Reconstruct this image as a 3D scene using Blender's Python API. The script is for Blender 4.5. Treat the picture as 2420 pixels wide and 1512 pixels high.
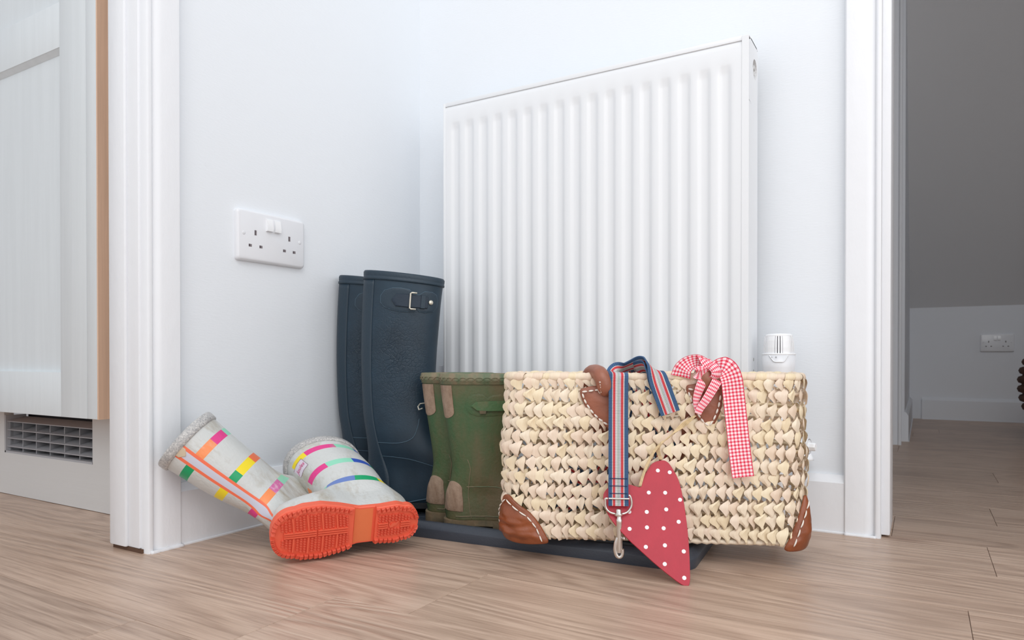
import bpy, bmesh, math, random
from math import sin, cos, pi, radians, sqrt, exp, atan2
from mathutils import Vector, Matrix, noise

random.seed(7)
for o in list(bpy.data.objects):
    bpy.data.objects.remove(o, do_unlink=True)
sc = bpy.context.scene
C = sc.collection

# ------------------------------------------------------------------ camera
cam_d = bpy.data.cameras.new('camera')
cam = bpy.data.objects.new('camera', cam_d)
C.objects.link(cam)
cam.location = (0, 0, 0.286)
cam.rotation_euler = (radians(89.6), 0, radians(30.57))
cam_d.sensor_width = 36
cam_d.lens = 36 * 1642 / 2420
cam_d.shift_y = (89 + 11.5) / 2420
cam_d.clip_start = 0.02
cam_d.dof.use_dof = True
cam_d.dof.focus_distance = 1.03
cam_d.dof.aperture_fstop = 11
sc.camera = cam

# ------------------------------------------------------------------ world and lamps
w = bpy.data.worlds.new('world')
sc.world = w
w.use_nodes = True
bg = w.node_tree.nodes['Background']
bg.inputs[0].default_value = (0.935, 0.965, 1.0, 1)
bg.inputs[1].default_value = 0.98


def area(name, loc, aim, size, size_y, power, col):
    d = bpy.data.lights.new(name, 'AREA')
    d.shape = 'RECTANGLE'
    d.size = size
    d.size_y = size_y
    d.energy = power
    d.color = col
    o = bpy.data.objects.new(name, d)
    C.objects.link(o)
    o.location = loc
    o.rotation_euler = (Vector(aim) - Vector(loc)).to_track_quat('-Z', 'Y').to_euler()
    return o


area('bounce_flash_light', (0.5, -0.9, 2.3), (-0.55, 1.1, 0.3), 1.6, 1.6, 24, (1.0, 0.985, 0.97))
area('side_fill_light', (2.0, -0.5, 0.9), (-0.98, 0.85, 0.3), 1.8, 1.5, 14, (0.97, 0.985, 1.0))  # added fill lamp, brightens the lower walls from the side
sc.view_settings.view_transform = 'Standard'
sc.view_settings.look = 'None'
sc.view_settings.gamma = 1
sc.view_settings.use_curve_mapping = False
sc.view_settings.exposure = 0.0


# daylight from the far room's own window, out of view to the right
area('far_room_window_light', (2.6, 3.1, 1.3), (0.2, 3.3, 0.6), 0.9, 0.9, 5, (0.90, 0.95, 1.0))

# ------------------------------------------------------------------ helpers
def lin(c):
    return tuple(((v / 255) / 12.92 if v / 255 <= 0.04045 else ((v / 255 + 0.055) / 1.055) ** 2.4) for v in c)


def mat(name, col, rough=0.5, metal=0.0, spec=0.5, bump=0, bscale=50, var=0, vscale=8, col2=None, stretch=(1, 1, 1), detail=4, coat=0):
    m = bpy.data.materials.new(name)
    m.use_nodes = True
    nt = m.node_tree
    p = nt.nodes['Principled BSDF']
    p.inputs['Base Color'].default_value = (*col, 1)
    p.inputs['Roughness'].default_value = rough
    p.inputs['Metallic'].default_value = metal
    p.inputs['Specular IOR Level'].default_value = spec
    p.inputs['Coat Weight'].default_value = coat
    tc = nt.nodes.new('ShaderNodeTexCoord')
    mp = nt.nodes.new('ShaderNodeMapping')
    mp.inputs['Scale'].default_value = stretch
    nt.links.new(tc.outputs['Object'], mp.inputs[0])
    if var or col2:
        n = nt.nodes.new('ShaderNodeTexNoise')
        n.inputs['Scale'].default_value = vscale
        n.inputs['Detail'].default_value = detail
        nt.links.new(mp.outputs[0], n.inputs[0])
        r = nt.nodes.new('ShaderNodeValToRGB')
        r.color_ramp.elements[0].position = 0.38 if not col2 else 0.5
        r.color_ramp.elements[1].position = 0.62 if not col2 else 0.72
        c2 = col2 or tuple(v * (1 - var) for v in col)
        r.color_ramp.elements[0].color = (*col, 1)
        r.color_ramp.elements[1].color = (*c2, 1)
        nt.links.new(n.outputs[0], r.inputs[0])
        nt.links.new(r.outputs[0], p.inputs['Base Color'])
    if bump:
        n = nt.nodes.new('ShaderNodeTexNoise')
        n.inputs['Scale'].default_value = bscale
        n.inputs['Detail'].default_value = 5
        nt.links.new(mp.outputs[0], n.inputs[0])
        b = nt.nodes.new('ShaderNodeBump')
        b.inputs['Strength'].default_value = 1
        b.inputs['Distance'].default_value = bump
        nt.links.new(n.outputs[0], b.inputs['Height'])
        nt.links.new(b.outputs[0], p.inputs['Normal'])
    return m


def nd(nt, t, **k):
    n = nt.nodes.new(t)
    for a, v in k.items():
        setattr(n, a, v)
    return n


def mth(nt, op, a, b=None, c=None):
    n = nt.nodes.new('ShaderNodeMath')
    n.operation = op
    for i, v in enumerate((a, b, c)):
        if v is None:
            continue
        if isinstance(v, (int, float)):
            n.inputs[i].default_value = v
        else:
            nt.links.new(v, n.inputs[i])
    return n.outputs[0]


def mixc(nt, f, a, b):
    n = nt.nodes.new('ShaderNodeMix')
    n.data_type = 'RGBA'
    if isinstance(f, (int, float)):
        n.inputs[0].default_value = f
    else:
        nt.links.new(f, n.inputs[0])
    for i, v in ((6, a), (7, b)):
        if isinstance(v, tuple):
            n.inputs[i].default_value = (*v, 1)
        else:
            nt.links.new(v, n.inputs[i])
    return n.outputs[2]


class MB:
    """collects geometry for one mesh object"""
    def __init__(s):
        s.v = []
        s.f = []
        s.uv = []
        s.mi = []

    def add(s, vs, fs, mi=0, uvs=None):
        b = len(s.v)
        s.v += [tuple(p) for p in vs]
        for k, f in enumerate(fs):
            s.f.append(tuple(b + i for i in f))
            s.mi.append(mi if isinstance(mi, int) else mi[k])
            s.uv.append([uvs[i] for i in f] if uvs else [(0, 0)] * len(f))

    def box(s, x0, x1, y0, y1, z0, z1, mi=0, ch=0.0):
        if ch <= 0:
            vs = [(x, y, z) for x in (x0, x1) for y in (y0, y1) for z in (z0, z1)]
            s.add(vs, [(0, 1, 3, 2), (4, 6, 7, 5), (0, 4, 5, 1), (2, 3, 7, 6), (0, 2, 6, 4), (1, 5, 7, 3)], mi)
            return
        bm = bmesh.new()
        bmesh.ops.create_cube(bm, size=1)
        for v in bm.verts:
            v.co = Vector(((x0 + x1) / 2 + v.co.x * (x1 - x0), (y0 + y1) / 2 + v.co.y * (y1 - y0), (z0 + z1) / 2 + v.co.z * (z1 - z0)))
        bmesh.ops.bevel(bm, geom=bm.edges[:] + bm.verts[:], offset=ch, segments=2, profile=0.5, affect='EDGES')
        bm.verts.ensure_lookup_table()
        s.add([v.co[:] for v in bm.verts], [[v.index for v in f.verts] for f in bm.faces], mi)
        bm.free()

    def loft(s, loops, closed=True, cap0=False, cap1=False, mi=0, uv=False):
        n = len(loops[0])
        vs = [p for l in loops for p in l]
        fs = []
        for i in range(len(loops) - 1):
            for j in range(n if closed else n - 1):
                a = i * n + j
                b = i * n + (j + 1) % n
                fs.append((a, b, b + n, a + n))
        if cap0:
            fs.append(tuple(range(n))[::-1])
        if cap1:
            fs.append(tuple(range((len(loops) - 1) * n, len(loops) * n)))
        s.add(vs, fs, mi)

    def tube(s, path, r, seg=10, mi=0, cap=True, flat=1.0, up=None):
        path = [Vector(p) for p in path]
        n = len(path)
        loops = []
        nrm = None
        for i, p in enumerate(path):
            t = (path[min(i + 1, n - 1)] - path[max(i - 1, 0)]).normalized()
            if nrm is None:
                a = Vector(up) if up else (Vector((0, 0, 1)) if abs(t.z) < 0.9 else Vector((1, 0, 0)))
                nrm = (a - t * a.dot(t)).normalized()
            else:
                nrm = (nrm - t * nrm.dot(t)).normalized()
            bn = t.cross(nrm)
            rr = r(i / (n - 1)) if callable(r) else r
            loops.append([p + nrm * cos(2 * pi * k / seg) * rr * flat + bn * sin(2 * pi * k / seg) * rr for k in range(seg)])
        s.loft(loops, True, cap, cap, mi)

    def lathe(s, prof, center, axis=(0, 0, 1), seg=32, mi=0, cap=True):
        ax = Vector(axis).normalized()
        a = Vector((1, 0, 0)) if abs(ax.x) < 0.9 else Vector((0, 1, 0))
        u = (a - ax * a.dot(ax)).normalized()
        v = ax.cross(u)
        c = Vector(center)
        s.loft([[c + ax * h + (u * cos(2 * pi * k / seg) + v * sin(2 * pi * k / seg)) * r for k in range(seg)] for r, h in prof], True, cap, cap, mi)

    def prism(s, poly, axis, a0, a1, mi=0):
        """poly of 2-D points extruded along axis 'x','y' or 'z' from a0 to a1"""
        def P(p, a):
            return {'x': (a, p[0], p[1]), 'y': (p[0], a, p[1]), 'z': (p[0], p[1], a)}[axis]
        s.loft([[P(p, a0) for p in poly], [P(p, a1) for p in poly]], True, True, True, mi)

    def build(s, name, m, parent=None, smooth=False, auto=None):
        me = bpy.data.meshes.new(name)
        me.from_pydata(s.v, [], s.f)
        ms = m if isinstance(m, (list, tuple)) else [m]
        for x in ms:
            me.materials.append(x)
        me.polygons.foreach_set('material_index', s.mi)
        uvl = me.uv_layers.new(name='UVMap')
        flat = [c for f in s.uv for q in f for c in q]
        uvl.data.foreach_set('uv', flat)
        me.update()
        bm = bmesh.new()
        bm.from_mesh(me)
        bmesh.ops.remove_doubles(bm, verts=bm.verts, dist=1e-6)
        bmesh.ops.recalc_face_normals(bm, faces=bm.faces)
        bm.to_mesh(me)
        bm.free()
        if smooth or auto:
            me.polygons.foreach_set('use_smooth', [True] * len(me.polygons))
        if auto:
            me.set_sharp_from_angle(angle=radians(auto))
        o = bpy.data.objects.new(name, me)
        C.objects.link(o)
        if parent:
            o.parent = parent
        return o


def thing(name, label, cat, loc=(0, 0, 0), rot=None, group=None):
    o = bpy.data.objects.new(name, None)
    C.objects.link(o)
    o.empty_display_size = 0.05
    o.location = loc
    if rot is not None:
        o.rotation_euler = rot
    o['label'] = label
    o['category'] = cat
    if group:
        o['group'] = group
    return o


def tag(o, label, cat, group=None):
    o['label'] = label
    o['category'] = cat
    if group:
        o['group'] = group
    return o


def struct(o):
    o['kind'] = 'structure'
    return o


def stuff(o):
    o['kind'] = 'stuff'
    return o


def spl(pts, n):
    """Catmull-Rom through pts, n samples"""
    pts = [Vector(p) for p in pts]
    out = []
    m = len(pts) - 1
    for i in range(n):
        t = i / (n - 1) * m
        k = min(int(t), m - 1)
        u = t - k
        p0, p1, p2, p3 = pts[max(k - 1, 0)], pts[k], pts[k + 1], pts[min(k + 2, m)]
        out.append(0.5 * ((2 * p1) + (p2 - p0) * u + (2 * p0 - 5 * p1 + 4 * p2 - p3) * u * u + (3 * p1 - p0 - 3 * p2 + p3) * u ** 3))
    return out


def interp(xs, ys, x):
    if x <= xs[0]:
        return ys[0]
    for i in range(len(xs) - 1):
        if x <= xs[i + 1]:
            t = (x - xs[i]) / (xs[i + 1] - xs[i])
            return ys[i] + (ys[i + 1] - ys[i]) * t
    return ys[-1]


# ------------------------------------------------------------------ materials
def wall_mat(name, col, bump=0.0008):
    m = bpy.data.materials.new(name)
    m.use_nodes = True
    nt = m.node_tree
    p = nt.nodes['Principled BSDF']
    p.inputs['Base Color'].default_value = (*col, 1)
    p.inputs['Roughness'].default_value = 0.55
    p.inputs['Specular IOR Level'].default_value = 0.25
    tc = nd(nt, 'ShaderNodeTexCoord')
    n1 = nd(nt, 'ShaderNodeTexNoise')
    n1.inputs['Scale'].default_value = 110
    n1.inputs['Detail'].default_value = 4
    mp = nd(nt, 'ShaderNodeMapping')
    mp.inputs['Scale'].default_value = (1, 1, 3.5)
    nt.links.new(tc.outputs['Object'], mp.inputs[0])
    nt.links.new(mp.outputs[0], n1.inputs[0])
    n2 = nd(nt, 'ShaderNodeTexVoronoi')
    n2.inputs['Scale'].default_value = 16
    nt.links.new(tc.outputs['Object'], n2.inputs[0])
    sp = mth(nt, 'MULTIPLY', mth(nt, 'LESS_THAN', n2.outputs[0], 0.045), 0.7)
    n3 = nd(nt, 'ShaderNodeTexNoise')
    n3.inputs['Scale'].default_value = 9
    nt.links.new(tc.outputs['Object'], n3.inputs[0])
    h = mth(nt, 'ADD', mth(nt, 'ADD', mth(nt, 'MULTIPLY', n1.outputs[0], 0.3), sp), mth(nt, 'MULTIPLY', n3.outputs[0], 1.4))
    b = nd(nt, 'ShaderNodeBump')
    b.inputs['Distance'].default_value = bump
    b.inputs['Strength'].default_value = 0.8
    nt.links.new(h, b.inputs['Height'])
    nt.links.new(b.outputs[0], p.inputs['Normal'])
    return m


M_wall = wall_mat('wall_paint', (0.825, 0.857, 0.895))
M_trim = mat('gloss_trim_paint', (0.84, 0.855, 0.885), rough=0.33, bump=0.0007, bscale=60, stretch=(1, 1, 0.5))
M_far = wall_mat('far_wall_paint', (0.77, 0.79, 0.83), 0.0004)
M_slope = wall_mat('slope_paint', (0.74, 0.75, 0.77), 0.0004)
M_rad = mat('radiator_enamel', (0.83, 0.845, 0.865), rough=0.30, bump=0.0002, bscale=25)
M_plast = mat('white_plastic', (0.80, 0.81, 0.84), rough=0.3)
M_plast2 = mat('bright_white_plastic', (0.90, 0.91, 0.93), rough=0.25)
M_dark = mat('dark_hole', (0.03, 0.03, 0.035), rough=0.8)
M_slot = mat('slot_grey', (0.22, 0.19, 0.20), rough=0.8)
M_cab = mat('cabinet_paint', (0.74, 0.78, 0.80), rough=0.5, bump=0.0005, bscale=90, stretch=(1, 1, 0.06), var=0.03, vscale=60)
M_kick = mat('plinth_paint', (0.66, 0.655, 0.645), rough=0.5, bump=0.0004, bscale=90, stretch=(0.06, 1, 1))
M_oak = mat('oak_side', lin((232, 194, 166)), rough=0.5, var=0.10, vscale=120, stretch=(1, 1, 0.04), bump=0.0002, bscale=160)
M_grille = mat('grey_grille_plastic', (0.42, 0.42, 0.44), rough=0.55)
M_brass = mat('brass', (0.75, 0.68, 0.5), rough=0.3, metal=1)
M_chrome = mat('brushed_nickel', (0.74, 0.71, 0.67), rough=0.28, metal=1, bump=0.0001, bscale=300)
M_tray = mat('black_plastic', lin((58, 64, 74)), rough=0.42, bump=0.0004, bscale=400)
M_mud = mat('mud', lin((120, 100, 80)), rough=0.95, bump=0.002, bscale=120)
M_buck = mat('buckle_metal', (0.72, 0.68, 0.58), rough=0.35, metal=0.6)


def floor_mat():
    m = bpy.data.materials.new('oak_laminate')
    m.use_nodes = True
    nt = m.node_tree
    p = nt.nodes['Principled BSDF']
    tc = nd(nt, 'ShaderNodeTexCoord')
    oi = nd(nt, 'ShaderNodeObjectInfo')
    rnd = oi.outputs['Random']
    cx = nd(nt, 'ShaderNodeCombineXYZ')
    nt.links.new(mth(nt, 'MULTIPLY', rnd, 37.0), cx.inputs[0])
    nt.links.new(mth(nt, 'MULTIPLY', rnd, 91.0), cx.inputs[1])
    nt.links.new(mth(nt, 'MULTIPLY', rnd, 53.0), cx.inputs[2])
    va = nd(nt, 'ShaderNodeVectorMath', operation='ADD')
    nt.links.new(tc.outputs['Object'], va.inputs[0])
    nt.links.new(cx.outputs[0], va.inputs[1])

    def nz(scale, st, det, dist=0.0):
        mp = nd(nt, 'ShaderNodeMapping')
        mp.inputs['Scale'].default_value = st
        nt.links.new(va.outputs[0], mp.inputs[0])
        n = nd(nt, 'ShaderNodeTexNoise')
        n.inputs['Scale'].default_value = scale
        n.inputs['Detail'].default_value = det
        n.inputs['Distortion'].default_value = dist
        nt.links.new(mp.outputs[0], n.inputs[0])
        return n.outputs[0]
    big = nz(1.0, (1.1, 6.0, 1), 1.5, 0.5)
    rings = mth(nt, 'SINE', mth(nt, 'ADD', mth(nt, 'MULTIPLY', big, 120.0), mth(nt, 'MULTIPLY', nz(1, (5, 90, 1), 3), 5.0)))
    fine = nz(1.0, (4.5, 230, 1), 5.0)
    fine2 = nz(1.0, (22, 900, 1), 3.0)
    blot = nz(1.0, (2.2, 7, 1), 3.0)
    g = mth(nt, 'ADD', mth(nt, 'MULTIPLY', mth(nt, 'POWER', mth(nt, 'ADD', mth(nt, 'MULTIPLY', rings, 0.5), 0.5), 0.6), 0.13),
            mth(nt, 'ADD', mth(nt, 'MULTIPLY', fine, 0.36), mth(nt, 'ADD', mth(nt, 'MULTIPLY', blot, 0.22), mth(nt, 'MULTIPLY', fine2, 0.44))))
    r = nd(nt, 'ShaderNodeValToRGB')
    e = r.color_ramp.elements
    e[0].position = 0.40
    e[0].color = (*lin((156, 129, 111)), 1)
    e[1].position = 0.86
    e[1].color = (*lin((220, 195, 175)), 1)
    k = e.new(0.62)
    k.color = (*lin((193, 166, 146)), 1)
    nt.links.new(g, r.inputs[0])
    hs = nd(nt, 'ShaderNodeHueSaturation')
    nt.links.new(r.outputs[0], hs.inputs['Color'])
    nt.links.new(mth(nt, 'ADD', mth(nt, 'MULTIPLY', rnd, 0.16), 0.90), hs.inputs['Value'])
    hs.inputs['Saturation'].default_value = 0.98
    # knots
    vo = nd(nt, 'ShaderNodeTexVoronoi')
    mp = nd(nt, 'ShaderNodeMapping')
    mp.inputs['Scale'].default_value = (2.2, 6.0, 1)
    nt.links.new(va.outputs[0], mp.inputs[0])
    nt.links.new(mp.outputs[0], vo.inputs[0])
    vo.inputs['Scale'].default_value = 1.0
    kn = nd(nt, 'ShaderNodeMapRange')
    kn.inputs[1].default_value = 0.02
    kn.inputs[2].default_value = 0.12
    kn.inputs[3].default_value = 0.5
    kn.inputs[4].default_value = 0.0
    nt.links.new(vo.outputs[0], kn.inputs[0])
    col = mixc(nt, kn.outputs[0], hs.outputs[0], lin((126, 92, 74)))
    nt.links.new(col, p.inputs['Base Color'])
    p.inputs['Roughness'].default_value = 0.36
    p.inputs['Specular IOR Level'].default_value = 0.45
    b = nd(nt, 'ShaderNodeBump')
    b.inputs['Distance'].default_value = 0.0004
    b.inputs['Strength'].default_value = 0.6
    nt.links.new(mth(nt, 'ADD', fine, rings), b.inputs['Height'])
    nt.links.new(b.outputs[0], p.inputs['Normal'])
    return m


M_floor = floor_mat()

# ------------------------------------------------------------------ ROOM
XA = -0.985     # left wall plane (socket wall)
YB = 1.256      # radiator wall plane
TOP = 2.4

m = MB()
m.box(-3.2, 3.0, -0.8, 4.0, -0.05, -0.0035)
floor = struct(m.build('floor', mat('underlay', (0.12, 0.09, 0.07), rough=0.9)))
PW, PL = 0.165, 1.22
prot = None
starts = {}
# end joints that the photograph shows, keyed by the row's index
known = {0: -0.737, 2: -0.493, 6: -0.0415}
for k in range(-7, 22):
    y0 = 0.443 + (k - 1) * PW
    off = known[k] if k in known else (random.random() * PL)
    n0 = math.floor((-3.1 - off) / PL)
    for j in range(n0, n0 + 7):
        x0 = off + j * PL
        if x0 > 1.6 or x0 + PL < -3.0 or y0 < -0.75:
            continue
        if prot is None:
            mm = MB()
            mm.box(0, PL - 0.0006, 0, PW - 0.0006, -0.004, 0.0, ch=0.0004)
            prot = mm.build('floor_plank', M_floor, floor)
            o = prot
        else:
            o = prot.copy()
            C.objects.link(o)
        o.location = (x0, y0, 0)

m = MB()
# left wall (with the doorway between y=-0.26 and y=0.6)
m.box(-1.054, XA, 0.62, YB + 0.11, 0, TOP)
m.box(-1.054, XA, -0.28, 0.62, 2.02, TOP)
m.box(-1.054, XA, -0.8, -0.28, 0, TOP)
struct(m.build('wall_left', M_wall))
m = MB()
m.box(-1.09, -0.062, YB, YB + 0.11, 0, TOP)
m.box(-0.062, 0.80, YB, YB + 0.11, 2.02, TOP)
m.box(0.80, 3.0, YB, YB + 0.11, 0, TOP)
struct(m.build('wall_back', M_wall))


# skirting boards: square face with a chamfered top
def skirt(pts2, name, m_, h=0.094, t=0.015):
    """pts2: start and end on the wall plane, n: outward normal"""
    (ax, ay), (bx, by), (nx, ny) = pts2
    prof = [(0, 0), (t, 0), (t, h - 0.012), (t * 0.35, h), (0, h)]
    mb = MB()
    L0 = [(ax + nx * q, ay + ny * q, z) for q, z in prof]
    L1 = [(bx + nx * q, by + ny * q, z) for q, z in prof]
    mb.loft([L0, L1], True, True, True)
    mb.tube([(ax + nx * (t + .001), ay + ny * (t + .001), .001), (bx + nx * (t + .001), by + ny * (t + .001), .001)], 0.0022, 6)
    o = struct(mb.build(name, m_))
    return o


skirt([(XA, 0.645), (XA, YB), (1, 0)], 'baseboard_left', M_trim)
skirt([(-0.97, YB), (-0.107, YB), (0, -1)], 'baseboard_back', M_trim)


# architraves: profile across the width (u from outer edge) and thickness
def arch_prof():
    # (u, t) u 0 = outer flat edge next to wall, 0.056 = inner edge next to the doorway
    return [(0, 0), (0, .016), (.002, .018), (.030, .018), (.036, .0165), (.041, .0125), (.0435, .0115), (.044, .0155),
            (.046, .0175), (.049, .0180), (.0515, .0172), (.053, .015), (.053, 0)]


mb = MB()
pr = arch_prof()
mb.loft([[(XA + t, 0.652 - u, z) for u, t in pr] for z in (0.0, 0.6, 1.2, 2.06)], True, True, True)
mb2 = mb
a = struct(mb.build('trim_1', M_trim, auto=35))
# lump of caulk and paint at its foot
mb = MB()
for i in range(18):
    y = 0.603 + i * 0.0028
mb.tube([(XA + 0.019, 0.602 + i * 0.0034, 0.001 + 0.001 * noise.noise(Vector((i * .9, 0, 0)))) for i in range(16)],
        lambda s: 0.0035 + 0.0012 * noise.noise(Vector((s * 9, 2, 0))), 8)
c = mb.build('caulk_bead', M_trim, a, smooth=True)
mb = MB()
mb.add([(XA + .0186, 0.636 + y, 0.1285 + z) for y, z in ((-.0012, -.006), (.0010, -.006), (.0022, -.001), (.0016, .004), (0, .0062), (-.0016, .004), (-.0012, 0))],
       [tuple(range(7))])
mb.build('paint_chip', mat('bare_wood', lin((222, 184, 120)), rough=0.8), a)
# lining of the left doorway
mb = MB()
mb.box(-1.054, XA, 0.596, 0.622, 0.006, 2.03, ch=0.002)
mb.box(-1.0535, -1.012, 0.591, 0.597, 0.006, 2.02, ch=0.0025)
struct(mb.build('trim_2', M_trim, auto=35))
mb = MB()
mb.box(-1.052, XA + .006, 0.596, 0.62, 0.0, 0.006)  # dark brown strip filling the gap under the lining
struct(mb.build('trim_3', mat('gap_brown', lin((92, 66, 50)), rough=0.9)))

# right doorway
mb = MB()
mb.loft([[(-0.1085 + u, YB - t, z) for u, t in pr] for z in (0.0, 0.6, 1.2, 2.06)], True, True, True)
a2 = struct(mb.build('trim_4', M_trim, auto=35))
mb = MB()
mb.tube([(-0.108 + i * 0.0035, YB - 0.019, 0.001) for i in range(14)], lambda s: 0.003 + 0.001 * noise.noise(Vector((s * 7, 5, 0))), 8)
mb.build('caulk_bead', M_trim, a2, smooth=True)
mb = MB()
mb.box(-0.064, -0.0435, YB - 0.002, YB + 0.112, 0.003, 2.03, ch=0.002)
struct(mb.build('trim_5', M_trim, auto=35))

# hall beyond the right doorway, and the room at its end
Y2, Y3, X3 = 2.62, 3.78, -0.052
mb = MB()
mb.box(-2.2, -0.098, Y2, Y2 + .1, 0, TOP)
mb.box(0.95, 3.0, Y2, Y2 + .1, 0, TOP)
mb.box(-0.098, 0.95, Y2, Y2 + .1, 2.02, TOP)
struct(mb.build('wall_hall', M_far))
mb = MB()
mb.loft([[(-0.115 + u * 1.06, Y2 - t, z) for u, t in pr] for z in (0.0, 2.06)], True, True, True)
struct(mb.build('trim_6', M_far, auto=35))
mb = MB()
mb.box(-2.25, -2.2, YB, Y2, 0, TOP)
mb.box(2.9, 3.0, YB, 4.0, 0, TOP)
mb.box(-0.152, X3, Y2 + .1, Y3 + .1, 0, TOP)
struct(mb.build('wall_hall_side', M_far))
mb = MB()
mb.box(-0.2, 3.0, Y3, Y3 + .08, 0, 0.6)
struct(mb.build('wall_far', M_far))
mb = MB()
mb.loft([[(-0.2, Y3 + .02, 0.497), (3.0, Y3 + .02, 0.497), (3.0, Y3 + .08, 0.497), (-0.2, Y3 + .08, 0.497)],
         [(-0.2, Y3 - 1.03, 1.66), (3.0, Y3 - 1.03, 1.66), (3.0, Y3 - .97, 1.72), (-0.2, Y3 - .97, 1.72)]], True, True, True)
mb.v = [(x, y if z < 1 else y, z) for x, y, z in mb.v]
struct(mb.build('ceiling_slope', M_slope))
mb = MB()
mb.box(-2.3, 3.1, YB + .05, Y3 + .1, TOP, TOP + .05)
struct(mb.build('ceiling_hall', M_far))
mb = MB()
mb.box(-3.2, -0.985, -0.8, 3.0, TOP, TOP + .05)
struct(mb.build('ceiling_kitchen', M_far))
mb = MB()
mb.box(-3.2, -1.2, 1.30, 1.36, 0, TOP)
mb.box(-3.2, -3.1, -0.8, 1.3, 0, TOP)
struct(mb.build('wall_kitchen', M_far))
skirt([(X3 + .05, Y3), (2.9, Y3), (0, -1)], 'baseboard_far', M_far, h=0.10)
skirt([(X3, Y2 + .1), (X3, Y3), (1, 0)], 'baseboard_hall', M_far, h=0.10, t=.012)


# ------------------------------------------------------------------ sockets
def socket(name, label, W=.146, H=.086, rocker=True):
    t = thing(name, label, 'socket')
    # local: x right, z up, front face towards -y
    bm = bmesh.new()
    mb = MB()
    T = 0.009

    def rr(w_, h_, r, y, n=6):
        pts = []
        for cx_, cz, a0 in ((w_ / 2 - r, h_ / 2 - r, 0), (-w_ / 2 + r, h_ / 2 - r, pi / 2), (-w_ / 2 + r, -h_ / 2 + r, pi), (w_ / 2 - r, -h_ / 2 + r, 1.5 * pi)):
            for i in range(n + 1):
                a_ = a0 + i / n * pi / 2
                pts.append((cx_ + r * cos(a_), y, cz + r * sin(a_)))
        return pts
    mb.loft([rr(W, H, .006, 0), rr(W, H, .006, -T * .55), rr(W - .003, H - .003, .006, -T * .88), rr(W - .008, H - .008, .005, -T)], True, True, True)
    mb.build('face_plate', M_plast, t, auto=40)
    bm.free()
    for sx in (-1, 1):
        cx_ = sx * 0.0365
        for i, (dx, dz, w_, h_) in enumerate(((0, .006, .0042, .0085), (-.011, -.0165, .0062, .0045), (.011, -.0165, .0062, .0045))):
            mb = MB()
            x0, x1, z0, z1 = cx_ + dx - w_ / 2, cx_ + dx + w_ / 2, dz - h_ / 2, dz + h_ / 2
            y0 = -T - .0001
            # shutter recess: shade on one side painted as a darker flat strip
            mb.box(x0, x1, y0 - .0001, y0 + .0005, z0, z1)
            mb.build('pin_slot', M_slot, t)
            mb = MB()
            mb.box(x0, x0 + w_ * .45, y0 - .0002, y0 + .0005, z0, z1)
            mb.build('pin_slot_shade', mat('slot_dark', (.10, .08, .09), rough=.8) if 'slot_dark' not in bpy.data.materials else bpy.data.materials['slot_dark'], t)
        mb = MB()
        x0 = sx * .0085
        mb.prism([(-T + .001, .012), (-T - .0045, .0125), (-T - .0055, .018), (-T - .0025, .033), (-T + .001, .034)], 'x', x0 - .0064, x0 + .0064)
        mb.build('rocker_switch', M_plast2, t, auto=30)
        mb = MB()
        mb.lathe([(.0001, -.0002), (.0032, -.0002), (.0033, .0002), (.0028, .0005), (.0001, .0006)], (sx * .0605, -T, .003), (0, -1, 0), 16)
        mb.build('screw_cap', M_plast, t, smooth=True)
    return t


s1 = socket('wall_socket', 'white double wall socket with two rocker switches on the left wall above the fallen boots')
s1.location = (XA, 0.8325, 0.492)
s1.rotation_euler = (0, 0, pi / 2)
s2 = socket('wall_socket', 'small distant white double socket on the low wall seen through the right doorway')
s2.location = (0.287, Y3, 0.352)
s2.scale = (.86, 1, .92)

# ------------------------------------------------------------------ radiator
rad = thing('radiator', 'white fluted panel radiator mounted on the back wall behind the boots and basket', 'radiator', (-0.8375, 1.15, 0.198))
RW, RH, RD = 0.593, 0.60, 0.068
NF = 17
mar = 0.013
pitch = (RW - 2 * mar) / NF
xs = [(0.0, 0.0)]
xs += [(mar * 0.25, 0)]
for k in range(NF):
    b0 = mar + k * pitch
    for f_, r_ in ((0.02, 0), (0.10, .25), (0.20, .85), (0.26, 1), (0.50, 1), (0.56, .85), (0.66, .25), (0.74, 0), (0.86, 0)):
        xs.append((b0 + f_ * pitch, r_))
xs += [(RW - mar * 0.25, 0), (RW, 0)]
zs = [(0.0, 0, .006), (0.004, 0, .0015), (0.01, 0, 0), (0.036, 0, 0), (0.040, .2, 0), (0.050, .85, 0), (0.056, 1, 0), (0.3, 1, 0), (0.546, 1, 0), (0.552, .85, 0),
      (0.561, .15, 0), (0.565, 0, 0), (0.587, 0, 0), (0.593, 0, .0012), (0.5962, 0, .0025)]
mb = MB()
mb.loft([[(x, r_ * rz * .0042 + by, z) for x, r_ in xs] for z, rz, by in zs], closed=False)
mb.build('front_panel', M_rad, rad, auto=50)
mb = MB()
mb.box(0.01, RW - .01, .050, .0515, .01, .59)
for i in range(24):
    x = .02 + i * .0232
    mb.box(x, x + .001, .016, .050, .03, .56)
mb.build('convector_fins', M_rad, rad)
mb = MB()
mb.box(-.004, 0.0005, -.001, RD, 0, RH + .004, ch=.001)
mb.build('side_panel', M_rad, rad, auto=40)
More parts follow.
